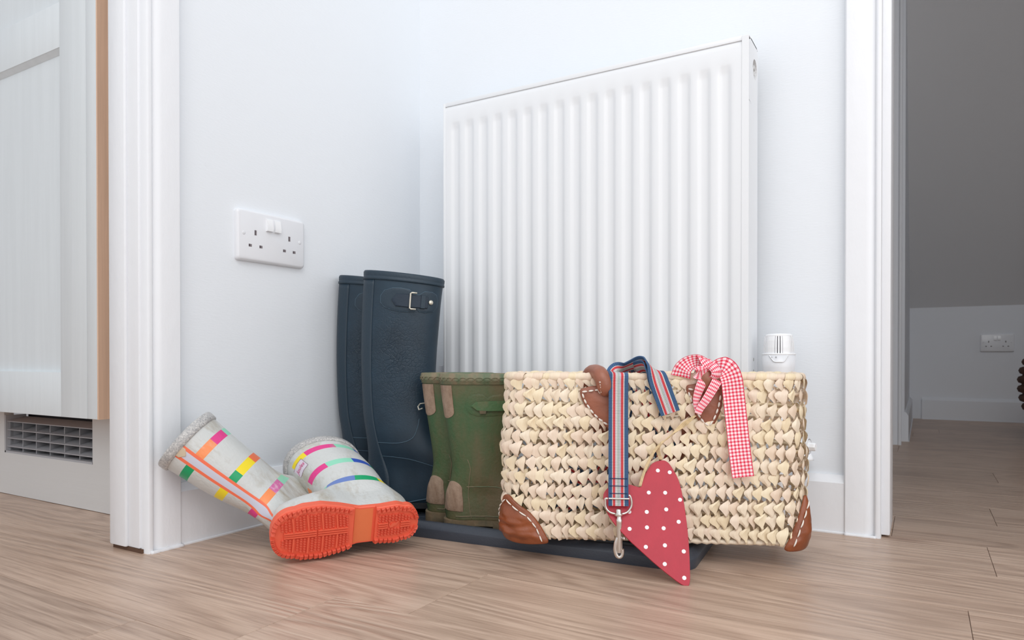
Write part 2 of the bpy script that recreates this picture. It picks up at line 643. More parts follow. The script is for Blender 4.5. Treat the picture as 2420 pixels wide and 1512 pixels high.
# right cap with the plug hole
mb = MB()
x0, x1 = RW - .0005, RW + .0045
N = 20
cz, cy, rr_ = 0.5635, 0.046, 0.0165
outer = []
inner = []
for i in range(N):
    a_ = 2 * pi * i / N
    dy, dz = cos(a_), sin(a_)
    inner.append((cy + dy * rr_, cz + dz * rr_))
    ty = ((RD - cy) if dy > 0 else (cy - .0005)) / max(abs(dy), 1e-6)
    tz = ((RH + .004 - cz) if dz > 0 else (cz - .50)) / max(abs(dz), 1e-6)
    t_ = min(ty, tz)
    outer.append((cy + dy * t_, cz + dz * t_))
for xx in (x0, x1):
    vs = [(xx, p[0], p[1]) for p in outer] + [(xx, p[0], p[1]) for p in inner]
    mb.add(vs, [(i, (i + 1) % N, N + (i + 1) % N, N + i) for i in range(N)])
mb.loft([[(x0, *p) for p in inner], [(x1, *p) for p in inner]], True)
mb.box(x0, x1, 0.0005, RD, 0, .50)
mb.box(x0 - .006, x1, -.0012, .0008, 0, RH + .004, ch=.0005)
mb.box(x0, x1, 0.0005, RD, RH + .002, RH + .004)
mb.build('side_panel', M_rad, rad)
mb = MB()
mb.lathe([(.013, -.012), (.013, -.004), (.009, -.004), (.009, -.001), (.003, -.001), (.003, -.004)], (RW + .004, cy, cz), (1, 0, 0), 6)
mb.lathe([(.0155, -.014), (.0155, -.010), (.001, -.010)], (RW + .004, cy, cz), (1, 0, 0), 20)
mb.build('blanking_plug', M_chrome, rad)
mb = MB()
mb.add([(RW - .012, cy - .02, cz - .02), (RW - .012, cy + .02, cz - .02), (RW - .012, cy + .02, cz + .02), (RW - .012, cy - .02, cz + .02)], [(0, 1, 2, 3)])
mb.build('plug_recess', M_dark, rad)
mb = MB()
mb.box(.0005, RW - .0065, .0048, RD, .5985, .6035, ch=.0006)
mb.box(.0005, RW - .0065, .0005, .0025, .5972, .6050, ch=.0003)
mb.box(.001, RW - .007, .0027, .0045, .590, .6045)  # strip added behind the front edge to lighten the dark gap
mb.build('top_grille', M_rad, rad, auto=40)
mb = MB()
for zz, r_ in ((.085, .0032), (.066, .0028)):
    mb.lathe([(r_, 0), (r_ * .9, .0006), (.0001, .0007)], (RW + .0042, .040, zz), (1, 0, 0), 12)
mb.build('side_screw', mat('dull_steel', (.4, .4, .38), rough=.5, metal=.6), rad)
mb = MB()
for x in (.09, .50):
    mb.box(x - .015, x + .015, RD - .002, .1055, .12, .5)
mb.build('wall_bracket', M_rad, rad)

# thermostatic valve
val = thing('radiator_valve', 'white thermostatic radiator valve with slotted head right of the radiator', 'valve', (-0.199, 1.18, 0.0))
mb = MB()
mb.lathe([(.0195, .215), (.0215, .235), (.0245, .270), (.0255, .2905)], (0, 0, 0), seg=40)
mb.build('valve_body', M_plast, val, smooth=True)
mb = MB()
mb.lathe([(.0236, .2900), (.0258, .2908), (.0258, .2925), (.0232, .2932)], (0, 0, 0), seg=40)
mb.build('collar_ring', M_plast2, val, smooth=True)
mb = MB()
mb.lathe([(.017, .288), (.017, .320)], (0, 0, 0), seg=24)
mb.build('sensor_core', mat('sensor_grey', (.32, .31, .32), rough=.7), val, smooth=True)
# ribs with slots between
for k in range(36):
    a_ = 2 * pi * k / 36
    deg = math.degrees(a_)
    wide = (k % 6 in (0, 1, 2))
    mb = MB()
    seg = []
    ha = radians(5.3 if wide else 3.3)
    for zz, r_ in ((.289, .0232), (.302, .0236), (.313, .0228), (.3205, .0212)):
        seg.append([((r_ - q) * cos(a_ + s_ * ha), (r_ - q) * sin(a_ + s_ * ha), zz) for q, s_ in ((0, -1), (0, 1), (.004, 1), (.004, -1))])
    mb.loft(seg, True, True, True)
    if k == 0:
        pass
    mb.build('head_rib', M_plast2, val)
mb = MB()
mb.lathe([(.0212, .3200), (.0205, .3225), (.017, .3243), (.0001, .3252)], (0, 0, 0), seg=40)
mb.build('head_cap', M_plast2, val, smooth=True)
# scalloped window with dot and star, facing the camera
mb = MB()
ang0 = atan2(-1.18, 0.199)


def onb(da, z, r=.0259):
    return (r * cos(ang0 + da), r * sin(ang0 + da), z)


pts = spl([onb(-.58, .2900), onb(-.42, .2845), onb(-.25, .2800), onb(.05, .2795), onb(.28, .2800), onb(.42, .2845), onb(.56, .2900)], 30)
mb.tube(pts, .0008, 6)
mb.build('window_rim', M_plast2, val, smooth=True)
mb = MB()
P = Vector(onb(-.40, .2868, .0262))
mb.lathe([(.0001, 0), (.0007, 0), (.0007, .0003), (.0001, .0003)], P, (cos(ang0), sin(ang0), 0), 8)
for k in range(3):
    a_ = k * pi / 3
    dx = Vector((-sin(ang0 - .15), cos(ang0 - .15), 0))
    Q = Vector(onb(-.15, .2868, .0262))
    mb.tube([Q - (dx * cos(a_) + Vector((0, 0, 1)) * sin(a_)) * .0014, Q + (dx * cos(a_) + Vector((0, 0, 1)) * sin(a_)) * .0014], .00018, 4)
mb.build('dial_marks', mat('mark_grey', (.25, .25, .27)), val)
mb = MB()
mb.lathe([(.012, 0), (.012, .215)], (0, 0, 0), seg=20)
mb.lathe([(.0075, -.14 + .14), (.0075, .12)], (0, 0, 0), seg=16)
mb.build('pipe_stem', M_plast2, val, smooth=True)
mb = MB()
mb.lathe([(.0125, .0), (.0125, .048), (.0105, .0345), (.0105, .048)], (0, 0, .147), (1, -.2, 0), 24)
mb.lathe([(.0065, .048), (.0065, .056), (.0055, .058), (.0001, .058)], (0, 0, .147), (1, -.2, 0), 8)
mb.build('union_cap', M_plast2, val, auto=40)
mb = MB()
mb.lathe([(.019, 0), (.017, .004), (.0125, .014)], (0.028, .05, .118), (0, 0, 1), 24)
mb.build('pipe_shroud', M_plast2, val, smooth=True)

lock = thing('radiator_valve', 'small pale cylindrical lockshield valve cap at the radiator lower left corner', 'valve', (-0.868, 1.19, 0.0))
mb = MB()
mb.lathe([(.0115, .19), (.0125, .20), (.0125, .268), (.0115, .270), (.0001, .270)], (0, 0, 0), seg=24)
mb.build('valve_cap', M_plast, lock, auto=40)
mb = MB()
mb.lathe([(.0075, .0), (.0075, .19)], (0, 0, 0), seg=16)
mb.build('pipe', M_plast, lock, smooth=True)

# ------------------------------------------------------------------ cabinet
cab = thing('kitchen_cabinet', 'pale grey shaker cabinet with oak side panel at the left edge beyond the doorway', 'cabinet', (-1.199, 0.655, 0))
# local x to the left is negative; front faces -y
CT = 2.1
mb = MB()
mb.box(-.90, -.004, .0215, .54, .181, CT)
mb.build('carcass', M_oak, cab)
mb = MB()
mb.box(-.0035, 0, .0004, .54, .181, CT)
mb.build('side_panel', M_oak, cab)
mb = MB()
mb.box(-.0345, -.0036, .0, .021, .181, CT, ch=.0012)
mb.build('end_filler', M_cab, cab, auto=40)


def shaker(mb, x0, x1, z0, z1, rails, st=.084):
    """door of stiles and rails with recessed panels; rails = [(z0,z1)..]"""
    mb.box(x1 - st, x1, 0, .0205, z0, z1, ch=.0008)
    mb.box(x0, x0 + st, 0, .0205, z0, z1, ch=.0008)
    for a_, b_ in rails:
        mb.box(x0 + st + .0001, x1 - st - .0001, .0001, .0204, a_, b_, ch=.0006)


door = thing('tmp', '', '')
bpy.data.objects.remove(door)
mb = MB()
shaker(mb, -.60, -.0352, .181, CT - .01, [(.181, .260), (.836, .916), (CT - .09, CT - .01)])
mb.box(-.56, -.07, .010, .0195, .2, CT - .05)
d = mb.build('door', M_cab, cab, auto=40)
# bevel strips on the mid-rail underside
mb = MB()
mb.prism([(.0008, .8365), (.0098, .829), (.0098, .8365)], 'x', -.516, -.12)
mb.build('panel_moulding', M_cab, d)
mb = MB()
zt, zb = .180, .087
xl, xr = -.465, -.129
ky = .06
mb.box(-.90, xl, ky, ky + .018, 0.001, zt)
mb.box(xr, .10, ky, ky + .018, 0.001, zt)
mb.box(xl, xr, ky, ky + .018, 0.001, zb)
mb.build('plinth', M_kick, cab)
# grille in the plinth
mb = MB()
mb.box(xl, xr, ky + .001, ky + .040, zb, zb + .004)
mb.box(xl, xl + .004, ky + .001, ky + .040, zb, .165)
mb.box(xr - .003, xr, ky + .001, ky + .040, zb, zt)
g = mb.build('vent_grille', M_grille, cab)
mb0 = None
for k in range(4):
    z = zb + .012 + k * .0175
    mb = MB()
    mb.prism([(ky + .004, z), (ky + .036, z + .008), (ky + .036, z + .0095), (ky + .004, z + .0016)], 'x', xl + .003, xr - .003)
    mb.build('louvre_slat', M_grille, g)
for k in range(7):
    x = xl + .006 + k * (xr - xl - .012) / 6
    mb = MB()
    mb.prism([(x - .001, ky + .008), (x + .001, ky + .008), (x - .011, ky + .038), (x - .013, ky + .038)], 'z', zb + .004, zb + .066)
    mb.build('louvre_divider', M_grille, g)
mb = MB()
mb.box(xl - .02, xr + .02, ky + .055, ky + .06, .02, .178)
mb.build('vent_back', M_dark, cab)

# ------------------------------------------------------------------ boot tray
tray = thing('boot_tray', 'long black plastic boot tray on the floor under the wellingtons and the basket', 'tray', (-0.262, 0.9135, 0), (0, 0, radians(4.8)))
TL, TD = .70, .30
LI = []


def rrect(o_, z, r=.03, n=7):
    x0_, x1_, y0_, y1_ = -TL + o_, -o_, o_, TD - o_
    rr = max(r - o_, .006)
    pts = []
    for cx_, cy_, a0 in ((x1_ - rr, y1_ - rr, 0), (x0_ + rr, y1_ - rr, pi / 2), (x0_ + rr, y0_ + rr, pi), (x1_ - rr, y0_ + rr, 1.5 * pi)):
        for i in range(n + 1):
            a_ = a0 + i / n * pi / 2
            pts.append((cx_ + rr * cos(a_), cy_ + rr * sin(a_), z))
    return pts


mb = MB()
mb.loft([rrect(.0, 0), rrect(-.002, .014), rrect(-.0015, .0155), rrect(.007, .0235), rrect(.009, .0242), rrect(.014, .0240), rrect(.016, .0228), rrect(.024, .008), rrect(.028, .006)], True, True, True)
mb.build('tray_body', M_tray, tray, auto=50)
for k in range(9):
    mb = MB()
    y = .04 + k * .027
    mb.box(-TL + .045, -.045, y, y + .004, .0055, .0078, ch=.0008)
    mb.build('tray_ridge', M_tray, tray)


# ------------------------------------------------------------------ BOOTS
class Boot:
    """surface from horizontal slices; x heel to toe, z up"""
    def __init__(s, rows, L, HW, lean=0.0, slope=0.0):
        s.slope = slope
        s.lean = lean
        s.r = rows
        s.L = L
        s.HW = HW

    def par(s, z):
        R = s.r
        n = len(R)
        if z <= R[0][0]:
            return R[0][1:]
        if z >= R[-1][0]:
            return R[-1][1:]
        for i in range(n - 1):
            if z <= R[i + 1][0]:
                break
        t = (z - R[i][0]) / (R[i + 1][0] - R[i][0])
        p0, p1, p2, p3 = R[max(i - 1, 0)], R[i], R[i + 1], R[min(i + 2, n - 1)]
        out = []
        for k in range(1, 5):
            h = p2[0] - p1[0]
            m1 = (p2[k] - p0[k]) / max(p2[0] - p0[0], 1e-6) * h
            m2 = (p3[k] - p1[k]) / max(p3[0] - p1[0], 1e-6) * h
            out.append((2 * t ** 3 - 3 * t * t + 1) * p1[k] + (t ** 3 - 2 * t * t + t) * m1 + (-2 * t ** 3 + 3 * t * t) * p2[k] + (t ** 3 - t * t) * m2)
        return out

    def hw(s, u):
        """half width of the foot outline, u from heel 0 to toe 1"""
        return interp([0, .03, .08, .16, .28, .42, .55, .68, .8, .9, .96, 1.0], [0, .38, .58, .72, .66, .66, .86, 1.0, .97, .78, .48, 0], u)

    def S(s, z, th, off=0.0):
        xb, xf, w_, f = s.par(z)
        f = min(max(f, 0), 1)
        u = (1 - cos(th)) / 2
        x = xb + (xf - xb) * u
        st = sin(th)
        e = abs(st) ** 0.92
        uu = min(max(x / s.L, 0), 1)
        foot = s.HW * s.hw(uu) / .98
        sc_ = w_ / s.HW
        y = w_ * e * (1 - f) + f * min(foot * sc_, w_ * abs(st) ** .55 * 1.02)
        y = math.copysign(y, st) if abs(st) > 1e-9 else 0.0
        if off:
            nx = x - (xb + xf) / 2
            ny = y * ((xf - xb) / 2 / max(w_, 1e-4)) ** 2
            l = sqrt(nx * nx + ny * ny) or 1
            x += off * nx / l
            y += off * ny / l
        if s.lean and z > .045:
            x += s.lean * (z - .045) ** 2 / (z - .045 + .03)
        if s.slope:
            z -= s.slope * u * min(1, max(0, (z - .25) / .18)) ** 1.5
        return Vector((x, y, z))


def sole_mesh(boot, th, arch=(.30, .47), archd=.006, side=.0, out=.003):
    L, HW = boot.L, boot.HW
    N = 60
    mb = MB()
    us = [0.0, .004, .012, .025, .045] + [.045 + (.955 - .045) * i / N for i in range(1, N)] + [.955, .975, .988, .996, 1.0]
    us += [arch[0] - .001, arch[0] + .001, arch[1] - .001, arch[1] + .001]
    us = sorted(set(us))

    def half(u):
        k = boot.hw(u) * HW
        e = min(1, (u * (1 - u)) * 60)
        if u < .1:
            k = HW * .64 * sqrt(max(0, 1 - ((.1 - u) / .1) ** 2))
        if u > .85:
            k = boot.hw(.85) * HW * sqrt(max(0, 1 - ((u - .85) / .15) ** 2.2))
        return k
    loops = []
    for u in us:
        x = -out + u * (L + 2 * out)
        h_ = half(u) + out * (1 if 0 < u < 1 else 0)
        zb_ = archd if arch[0] <= u <= arch[1] else 0.0
        prof = [(-1, th), (-1.0, th * .55), (-1.03, zb_ + .0015), (-.985, zb_), (-.5, zb_), (0, zb_), (.5, zb_), (.985, zb_), (1.03, zb_ + .0015), (1, th * .55), (1.0, th)]
        loops.append([(x, a_ * h_, b_) for a_, b_ in prof])
    mb.loft(loops, True, True, True)
    return mb, half


def boot_upper(boot, z0, z1, nz, nth, matfn=None, inner=.0035):
    mb = MB()
    zs_ = [z0 + (z1 - z0) * i / nz for i in range(nz + 1)] if isinstance(nz, int) else nz
    loops = []
    for z in zs_:
        loops.append([boot.S(z, 2 * pi * j / nth) for j in range(nth)])
    n1 = len(loops)
    for z in reversed(zs_):
        if z > z0 + (z1 - z0) * .35:
            loops.append([boot.S(z, 2 * pi * j / nth, -inner) for j in range(nth)])
    vs = [p for l in loops for p in l]
    fs = []
    mi = []
    for i in range(len(loops) - 1):
        for j in range(nth):
            a_ = i * nth + j
            b_ = i * nth + (j + 1) % nth
            fs.append((a_, b_, b_ + nth, a_ + nth))
            if matfn and i < n1 - 1:
                th = 360 * (j + .5) / nth
                mi.append(matfn((zs_[i] + zs_[i + 1]) / 2, th if th <= 180 else th - 360))
            else:
                mi.append(0)
    fs.append(tuple(range(nth))[::-1])
    mi.append(0)
    fs.append(tuple(range((len(loops) - 1) * nth, len(loops) * nth)))
    mi.append(0)
    mb.add(vs, fs, mi)
    return mb


def band(boot, z0, z1, t0, t1, off, n=24, nz_=4, edge=True):
    """thin raised patch on the boot surface, degrees; returns MB"""
    mb = MB()
    loops = []
    for i in range(nz_ + 1):
        z = z0 + (z1 - z0) * i / nz_
        loops.append([boot.S(z, radians(t0 + (t1 - t0) * j / n), off) for j in range(n + 1)])
    lo = [[boot.S(z0 + (z1 - z0) * i / nz_, radians(t0 + (t1 - t0) * j / n), 0.0) for j in range(n + 1)] for i in range(nz_ + 1)]
    # box in: bottom skirt
    loops = [lo[0]] + loops + [lo[-1]]
    for l, q in zip(loops, [lo[0]] + lo + [lo[-1]]):
        l.insert(0, q[0])
        l.append(q[-1])
    mb.loft(loops, closed=False)
    return mb


def outline_patch(boot, poly, off, mb=None):
    """fan patch: poly of (z, deg) mapped on the surface, centre fan plus skirt"""
    mb = mb or MB()
    dens = []
    for i in range(len(poly)):
        a_, b_ = poly[i], poly[(i + 1) % len(poly)]
        k = max(1, math.ceil(max(abs(a_[1] - b_[1]) / 5, abs(a_[0] - b_[0]) / .006)))
        dens += [(a_[0] + (b_[0] - a_[0]) * q / k, a_[1] + (b_[1] - a_[1]) * q / k) for q in range(k)]
    poly = dens
    cz_ = sum(p[0] for p in poly) / len(poly)
    ct = sum(p[1] for p in poly) / len(poly)
    rings = []
    for k, o_ in ((1.0, 0.0), (1.0, off * .8), (.95, off), (.8, off), (.65, off), (.5, off), (.35, off), (.2, off), (.02, off)):
        rings.append([boot.S(cz_ + (p[0] - cz_) * k, radians(ct + (p[1] - ct) * k), o_) for p in poly])
    mb.loft(rings, True, False, True)
    return mb


def line_on(boot, pts, off, r, mb=None, n=60, seg=6):
    mb = mb or MB()
    sp = spl([(p[0], p[1], 0) for p in pts], n)
    mb.tube([boot.S(p.x, radians(p.y), off) for p in sp], r, seg)
    return mb


# --- tall navy boots
def navy_mat():
    m_ = bpy.data.materials.new('navy_rubber')
    m_.use_nodes = True
    nt = m_.node_tree
    p = nt.nodes['Principled BSDF']
    p.inputs['Roughness'].default_value = .48
    p.inputs['Specular IOR Level'].default_value = .45
    tc = nd(nt, 'ShaderNodeTexCoord')
    n = nd(nt, 'ShaderNodeTexNoise')
    n.inputs['Scale'].default_value = 14
    n.inputs['Detail'].default_value = 6
    nt.links.new(tc.outputs['Object'], n.inputs[0])
    r = nd(nt, 'ShaderNodeValToRGB')
    r.color_ramp.elements[0].position = .3
    r.color_ramp.elements[0].color = (*lin((24, 41, 54)), 1)
    r.color_ramp.elements[1].position = .75
    r.color_ramp.elements[1].color = (*lin((38, 60, 76)), 1)
    nt.links.new(n.outputs[0], r.inputs[0])
    nt.links.new(r.outputs[0], p.inputs['Base Color'])
    # crackle on the shin
    vo = nd(nt, 'ShaderNodeTexVoronoi', feature='DISTANCE_TO_EDGE')
    vo.inputs['Scale'].default_value = 150
    wob = nd(nt, 'ShaderNodeVectorMath', operation='ADD')
    n2 = nd(nt, 'ShaderNodeTexNoise')
    n2.inputs['Scale'].default_value = 40
    nt.links.new(tc.outputs['Object'], n2.inputs[0])
    sc2 = nd(nt, 'ShaderNodeVectorMath', operation='SCALE')
    sc2.inputs['Scale'].default_value = .02
    nt.links.new(n2.outputs['Color'], sc2.inputs[0])
    nt.links.new(tc.outputs['Object'], wob.inputs[0])
    nt.links.new(sc2.outputs[0], wob.inputs[1])
    nt.links.new(wob.outputs[0], vo.inputs[0])
    sx = nd(nt, 'ShaderNodeSeparateXYZ')
    nt.links.new(tc.outputs['Object'], sx.inputs[0])
    # mask: z between .2 and .36
    g1 = mth(nt, 'SUBTRACT', 1.0, mth(nt, 'MULTIPLY', mth(nt, 'ABSOLUTE', mth(nt, 'SUBTRACT', sx.outputs[2], .275)), 7.0))
    g2 = mth(nt, 'SUBTRACT', 1.0, mth(nt, 'MULTIPLY', mth(nt, 'ABSOLUTE', mth(nt, 'SUBTRACT', sx.outputs[0], .050)), 13.0))
    mask = mth(nt, 'MAXIMUM', mth(nt, 'MULTIPLY', g1, g2), 0.0)
    cr = mth(nt, 'MULTIPLY', mth(nt, 'MINIMUM', mth(nt, 'MULTIPLY', vo.outputs['Distance'], 9.0), 1.0), mask)
    n3 = nd(nt, 'ShaderNodeTexNoise')
    n3.inputs['Scale'].default_value = 350
    nt.links.new(tc.outputs['Object'], n3.inputs[0])
    h = mth(nt, 'ADD', mth(nt, 'MULTIPLY', cr, 1.3), mth(nt, 'MULTIPLY', n3.outputs[0], .25))
    b = nd(nt, 'ShaderNodeBump')
    b.inputs['Distance'].default_value = .00042
    nt.links.new(h, b.inputs['Height'])
    nt.links.new(b.outputs[0], p.inputs['Normal'])
    return m_


M_navy = navy_mat()
M_navyd = mat('navy_rubber_trim', lin((33, 52, 66)), rough=.5, bump=.0004, bscale=300)
M_navyl = mat('navy_scuffed_edge', lin((74, 98, 114)), rough=.6)
M_navys = mat('navy_strap', lin((30, 46, 62)), rough=.55, bump=.0003, bscale=400)
M_blacksole = mat('black_sole_rubber', lin((30, 32, 36)), rough=.7, bump=.0006, bscale=200)


def navy_boot(label, loc, rz):
    t = thing('wellington_boot', label, 'boot', loc, (0, 0, rz), 'pair of tall navy wellingtons on the tray')
    rows = [(.018, .004, .284, .046, 1), (.03, .001, .287, .047, 1), (.050, -.001, .284, .046, .97), (.066, .001, .268, .044, .88), (.080, .002, .238, .042, .72),
            (.096, .003, .196, .040, .45), (.115, .002, .162, .039, .2), (.140, -.001, .138, .038, .05), (.175, -.006, .127, .037, 0), (.23, -.009, .124, .037, 0),
            (.285, -.010, .126, .037, 0), (.34, -.009, .130, .037, 0), (.39, -.007, .134, .037, 0), (.436, -.004, .139, .038, 0)]
    B = Boot(rows, .288, .047, slope=.016)
    mb = boot_upper(B, .018, .432, 70, 72)
    mb.build('upper', M_navy, t, smooth=True)
    # rolled top band
    mb = MB()
    n = 72
    prof = [(.4325, -.004), (.4365, -.002), (.4370, .0005), (.434, .0022), (.429, .0020), (.426, .0016), (.4252, .0026), (.4215, .0028), (.4205, .0008), (.4205, 0)]
    mb.loft([[B.S(min(z_, .432), 2 * pi * j / n, o_) + Vector((0, 0, max(0, z_ - .432))) for j in range(n)] for z_, o_ in prof], True)
    mb.build('top_binding', M_navyd, t, smooth=True)
    mb, hf = sole_mesh(B, .020, archd=.009)
    mb.build('sole', M_blacksole, t, auto=50)
    # back stay and side seam
    mb = band(B, .03, .4205, -48, 34, .0011, 16, 40)
    mb.build('back_stay', M_navyd, t, smooth=True)
    mb = line_on(B, [(.020, -60), (.03, -90), (.022, -120)], .0015, .001)
    mb = line_on(B, [(.128, -30), (.127, -60), (.128, -85), (.137, -105), (.155, -118), (.17, -124)], .0004, .0006, mb)
    mb = line_on(B, [(.100, -30), (.103, -50), (.098, -80), (.085, -96)], .0004, .0005, mb)
    mb.build('seam_ridge', M_navyl, t, smooth=True)
    # strap pad with buckle on the camera side
    th0 = -90
    pad = [(.368, -78), (.365, -92), (.365, -103), (.3665, -112), (.3715, -117), (.3665, -121), (.3655, -132), (.369, -148), (.378, -156), (.392, -157), (.402, -152), (.4065, -142),
           (.4065, -128), (.3985, -119), (.3985, -111), (.4070, -104), (.4085, -92), (.4075, -80), (.402, -68), (.392, -62.5), (.380, -62.5), (.372, -69)]
    mb = outline_patch(B, pad, .0022)
    mb.build('strap_pad', M_navyd, t, auto=40)
    pp = pad + [pad[0]]
    mb = MB()
    mb.tube([B.S(z_, radians(a_), .0012) for z_, a_ in pp], .0007, 6, cap=False)
    mb.build('pad_edge', M_navyl, t, smooth=True)
    mb = outline_patch(B, [(.3860, -80), (.3745, -86), (.3735, -100), (.3735, -115), (.3735, -128), (.3740, -134), (.3960, -134), (.3970, -128), (.3975, -115), (.3975, -100), (.3970, -86)], .0055)
    s_ = mb.build('strap', M_navys, t, auto=40)
    mb = outline_patch(B, [(.3725, -122), (.3725, -129), (.3985, -129), (.3985, -122)], .0072)
    mb.build('strap_keeper', M_navyd, s_, auto=40)
    mb = MB()
    mb.tube([B.S(z_, radians(a_), .0088) for z_, a_ in ((.3700, -115), (.3700, -108), (.3715, -106.3), (.386, -106.3), (.3995, -106.3), (.4010, -108), (.4010, -115))], .0015, 8)
    mb.build('buckle', M_buck, s_, smooth=True)
    mb = MB()
    P_ = B.S(.386, radians(-140), .0028)
    N_ = (B.S(.386, radians(-140), .01) - P_)
    mb.lathe([(.0044, 0), (.0042, .0012), (.0025, .0022), (.0001, .0024)], P_, N_, 16)
    mb.build('stud', M_buck, s_, smooth=True)
    return t


ang = radians(30.57)
navy_boot('tall navy wellington boot nearer the camera, buckled strap, in front of its twin', (-0.872, 0.958, .0075), ang)
navy_boot('rearmost tall navy wellington boot, partly hidden behind its twin by the corner', (-0.966, 0.991, .0075), ang + radians(3))


# --- green child's boots
def dirty(name, base, dirt, lo=.45, hi=.62, scale=11, rough=.55, gz=None, fine=.5):
    m_ = bpy.data.materials.new(name)
    m_.use_nodes = True
    nt = m_.node_tree
    p = nt.nodes['Principled BSDF']
    p.inputs['Roughness'].default_value = rough
    tc = nd(nt, 'ShaderNodeTexCoord')
    n = nd(nt, 'ShaderNodeTexNoise')
    n.inputs['Scale'].default_value = scale
    n.inputs['Detail'].default_value = 9
    n.inputs['Roughness'].default_value = .65
    mp = nd(nt, 'ShaderNodeMapping')
    mp.inputs['Scale'].default_value = (1, 1, .45)
    nt.links.new(tc.outputs['Object'], mp.inputs[0])
    nt.links.new(mp.outputs[0], n.inputs[0])
    v = n.outputs[0]
    if gz:
        sx = nd(nt, 'ShaderNodeSeparateXYZ')
        nt.links.new(tc.outputs['Object'], sx.inputs[0])
        for ax, c_, k_ in gz:
            v = mth(nt, 'ADD', v, mth(nt, 'MAXIMUM', mth(nt, 'MULTIPLY', mth(nt, 'SUBTRACT', sx.outputs[ax], c_), k_), 0.0))
    mr = nd(nt, 'ShaderNodeMapRange')
    mr.inputs[1].default_value = lo
    mr.inputs[2].default_value = hi
    nt.links.new(v, mr.inputs[0])
    c = mixc(nt, mr.outputs[0], base, dirt)
    nt.links.new(c, p.inputs['Base Color'])
    b = nd(nt, 'ShaderNodeBump')
    b.inputs['Distance'].default_value = .0006
    n3 = nd(nt, 'ShaderNodeTexNoise')
    n3.inputs['Scale'].default_value = 220
    nt.links.new(tc.outputs['Object'], n3.inputs[0])
    nt.links.new(n3.outputs[0], b.inputs['Height'])
    nt.links.new(b.outputs[0], p.inputs['Normal'])
    return m_


M_green = dirty('green_rubber', lin((62, 92, 56)), lin((104, 92, 66)), .40, .70, 16, gz=[(0, .045, 2.6), (2, .20, 2.0)])
M_greend = dirty('green_rubber_trim', lin((96, 112, 84)), lin((138, 122, 98)), .4, .6, 40)
M_greens = dirty('green_strap', lin((72, 104, 66)), lin((110, 104, 76)), .5, .75, 60)
M_refl = dirty('worn_reflective_patch', lin((166, 142, 122)), lin((118, 92, 72)), .4, .7, 45)
M_muds = dirty('muddy_sole', lin((92, 88, 70)), lin((120, 102, 78)), .4, .6, 30, rough=.9)


def green_boot(label, loc, rz):
    t = thing('wellington_boot', label, 'boot', loc, (0, 0, rz), "pair of muddy green child's wellingtons on the tray")
    rows = [(.014, .001, .170, .033, 1), (.028, -.001, .171, .033, 1), (.046, .000, .166, .032, .92), (.058, .002, .150, .031, .8), (.070, .006, .132, .031, .5),
            (.084, .009, .119, .031, .2), (.100, .0105, .113, .031, .04), (.125, .008, .112, .032, 0), (.165, .002, .112, .0335, 0), (.205, -.004, .113, .034, 0), (.246, -.009, .114, .035, 0)]
    B = Boot(rows, .171, .033)
    mb = boot_upper(B, .014, .246, 50, 64)
    mb.build('upper', M_green, t, smooth=True)
    mb = MB()
    n = 64
    prof = [(.2465, -.004), (.2515, -.003), (.2525, 0), (.251, .0018), (.2485, .0016), (.248, .0024), (.2390, .0024), (.2385, .0014), (.2355, .0020), (.2350, .0004)]
    mb.loft([[B.S(min(z_, .246), 2 * pi * j / n, o_) + Vector((0, 0, max(0, z_ - .246))) for j in range(n)] for z_, o_ in prof], True)
    # chain links pressed in the binding
    for k in range(30):
        a_ = k * 12
        loopp = []
        for q in range(12):
            f = 2 * pi * q / 12
            zz = .2435 + .0026 * sin(f)
            loopp.append(B.S(zz, radians(a_ + 5.4 * cos(f)), .0029))
        loopp.append(loopp[0])
        mb.tube(loopp, .0006, 4, cap=False)
    mb.build('top_binding', M_greend, t, smooth=True)
    mb, hf = sole_mesh(B, .016, archd=.006)
    mb.build('sole', M_muds, t, auto=50)
    # worn reflective patches at the calf and the heel
    for (z0, z1, a_, b_) in ((.180, .2335, -49, 2), (.030, .078, -52, -4)):
        poly = []
        for f in range(13):
            q_ = pi * f / 12
            poly.append((z0 + .011 * (1 - sin(q_)), (a_ + b_) / 2 - (b_ - a_) / 2 * cos(q_)))
        poly += [(z1, b_), (z1, (a_ + b_) / 2), (z1, a_)]
        if z0 < .1:
            poly = [(z0 + z1 - p[0], p[1]) for p in poly][::-1]
        mb = outline_patch(B, poly, .0012)
        mb.build('reflective_patch', M_refl, t, auto=40)
    mb = line_on(B, [(.018, -62), (.05, -60), (.08, -66), (.10, -70), (.115, -66)], .0002, .0006)
    mb = line_on(B, [(.070, -60), (.071, -85), (.070, -110), (.060, -128), (.045, -136)], .0002, .0007, mb)
    mb = line_on(B, [(.022, -40), (.023, -90), (.022, -130)], .0006, .0007, mb)
    mb.build('seam_ridge', M_greend, t, smooth=True)
    pad = [(.207, -74), (.216, -78), (.220, -88), (.220, -100), (.214, -108), (.218, -116), (.220, -136), (.187, -140), (.185, -112), (.185, -91), (.189, -78), (.197, -73)]
    mb = outline_patch(B, pad, .0012)
    mb.build('strap_pad', M_green, t, auto=40)
    mb = outline_patch(B, [(.201, -82), (.208, -90), (.209, -106), (.209, -140), (.193, -140), (.193, -106), (.194, -90)], .0055)
    s_ = mb.build('strap', M_greens, t, auto=40)
    mb = outline_patch(B, [(.194, -94), (.189, -95), (.189, -104), (.194, -105)], .006)
    mb.build('strap_keeper', M_muds, s_, auto=40)
    return t


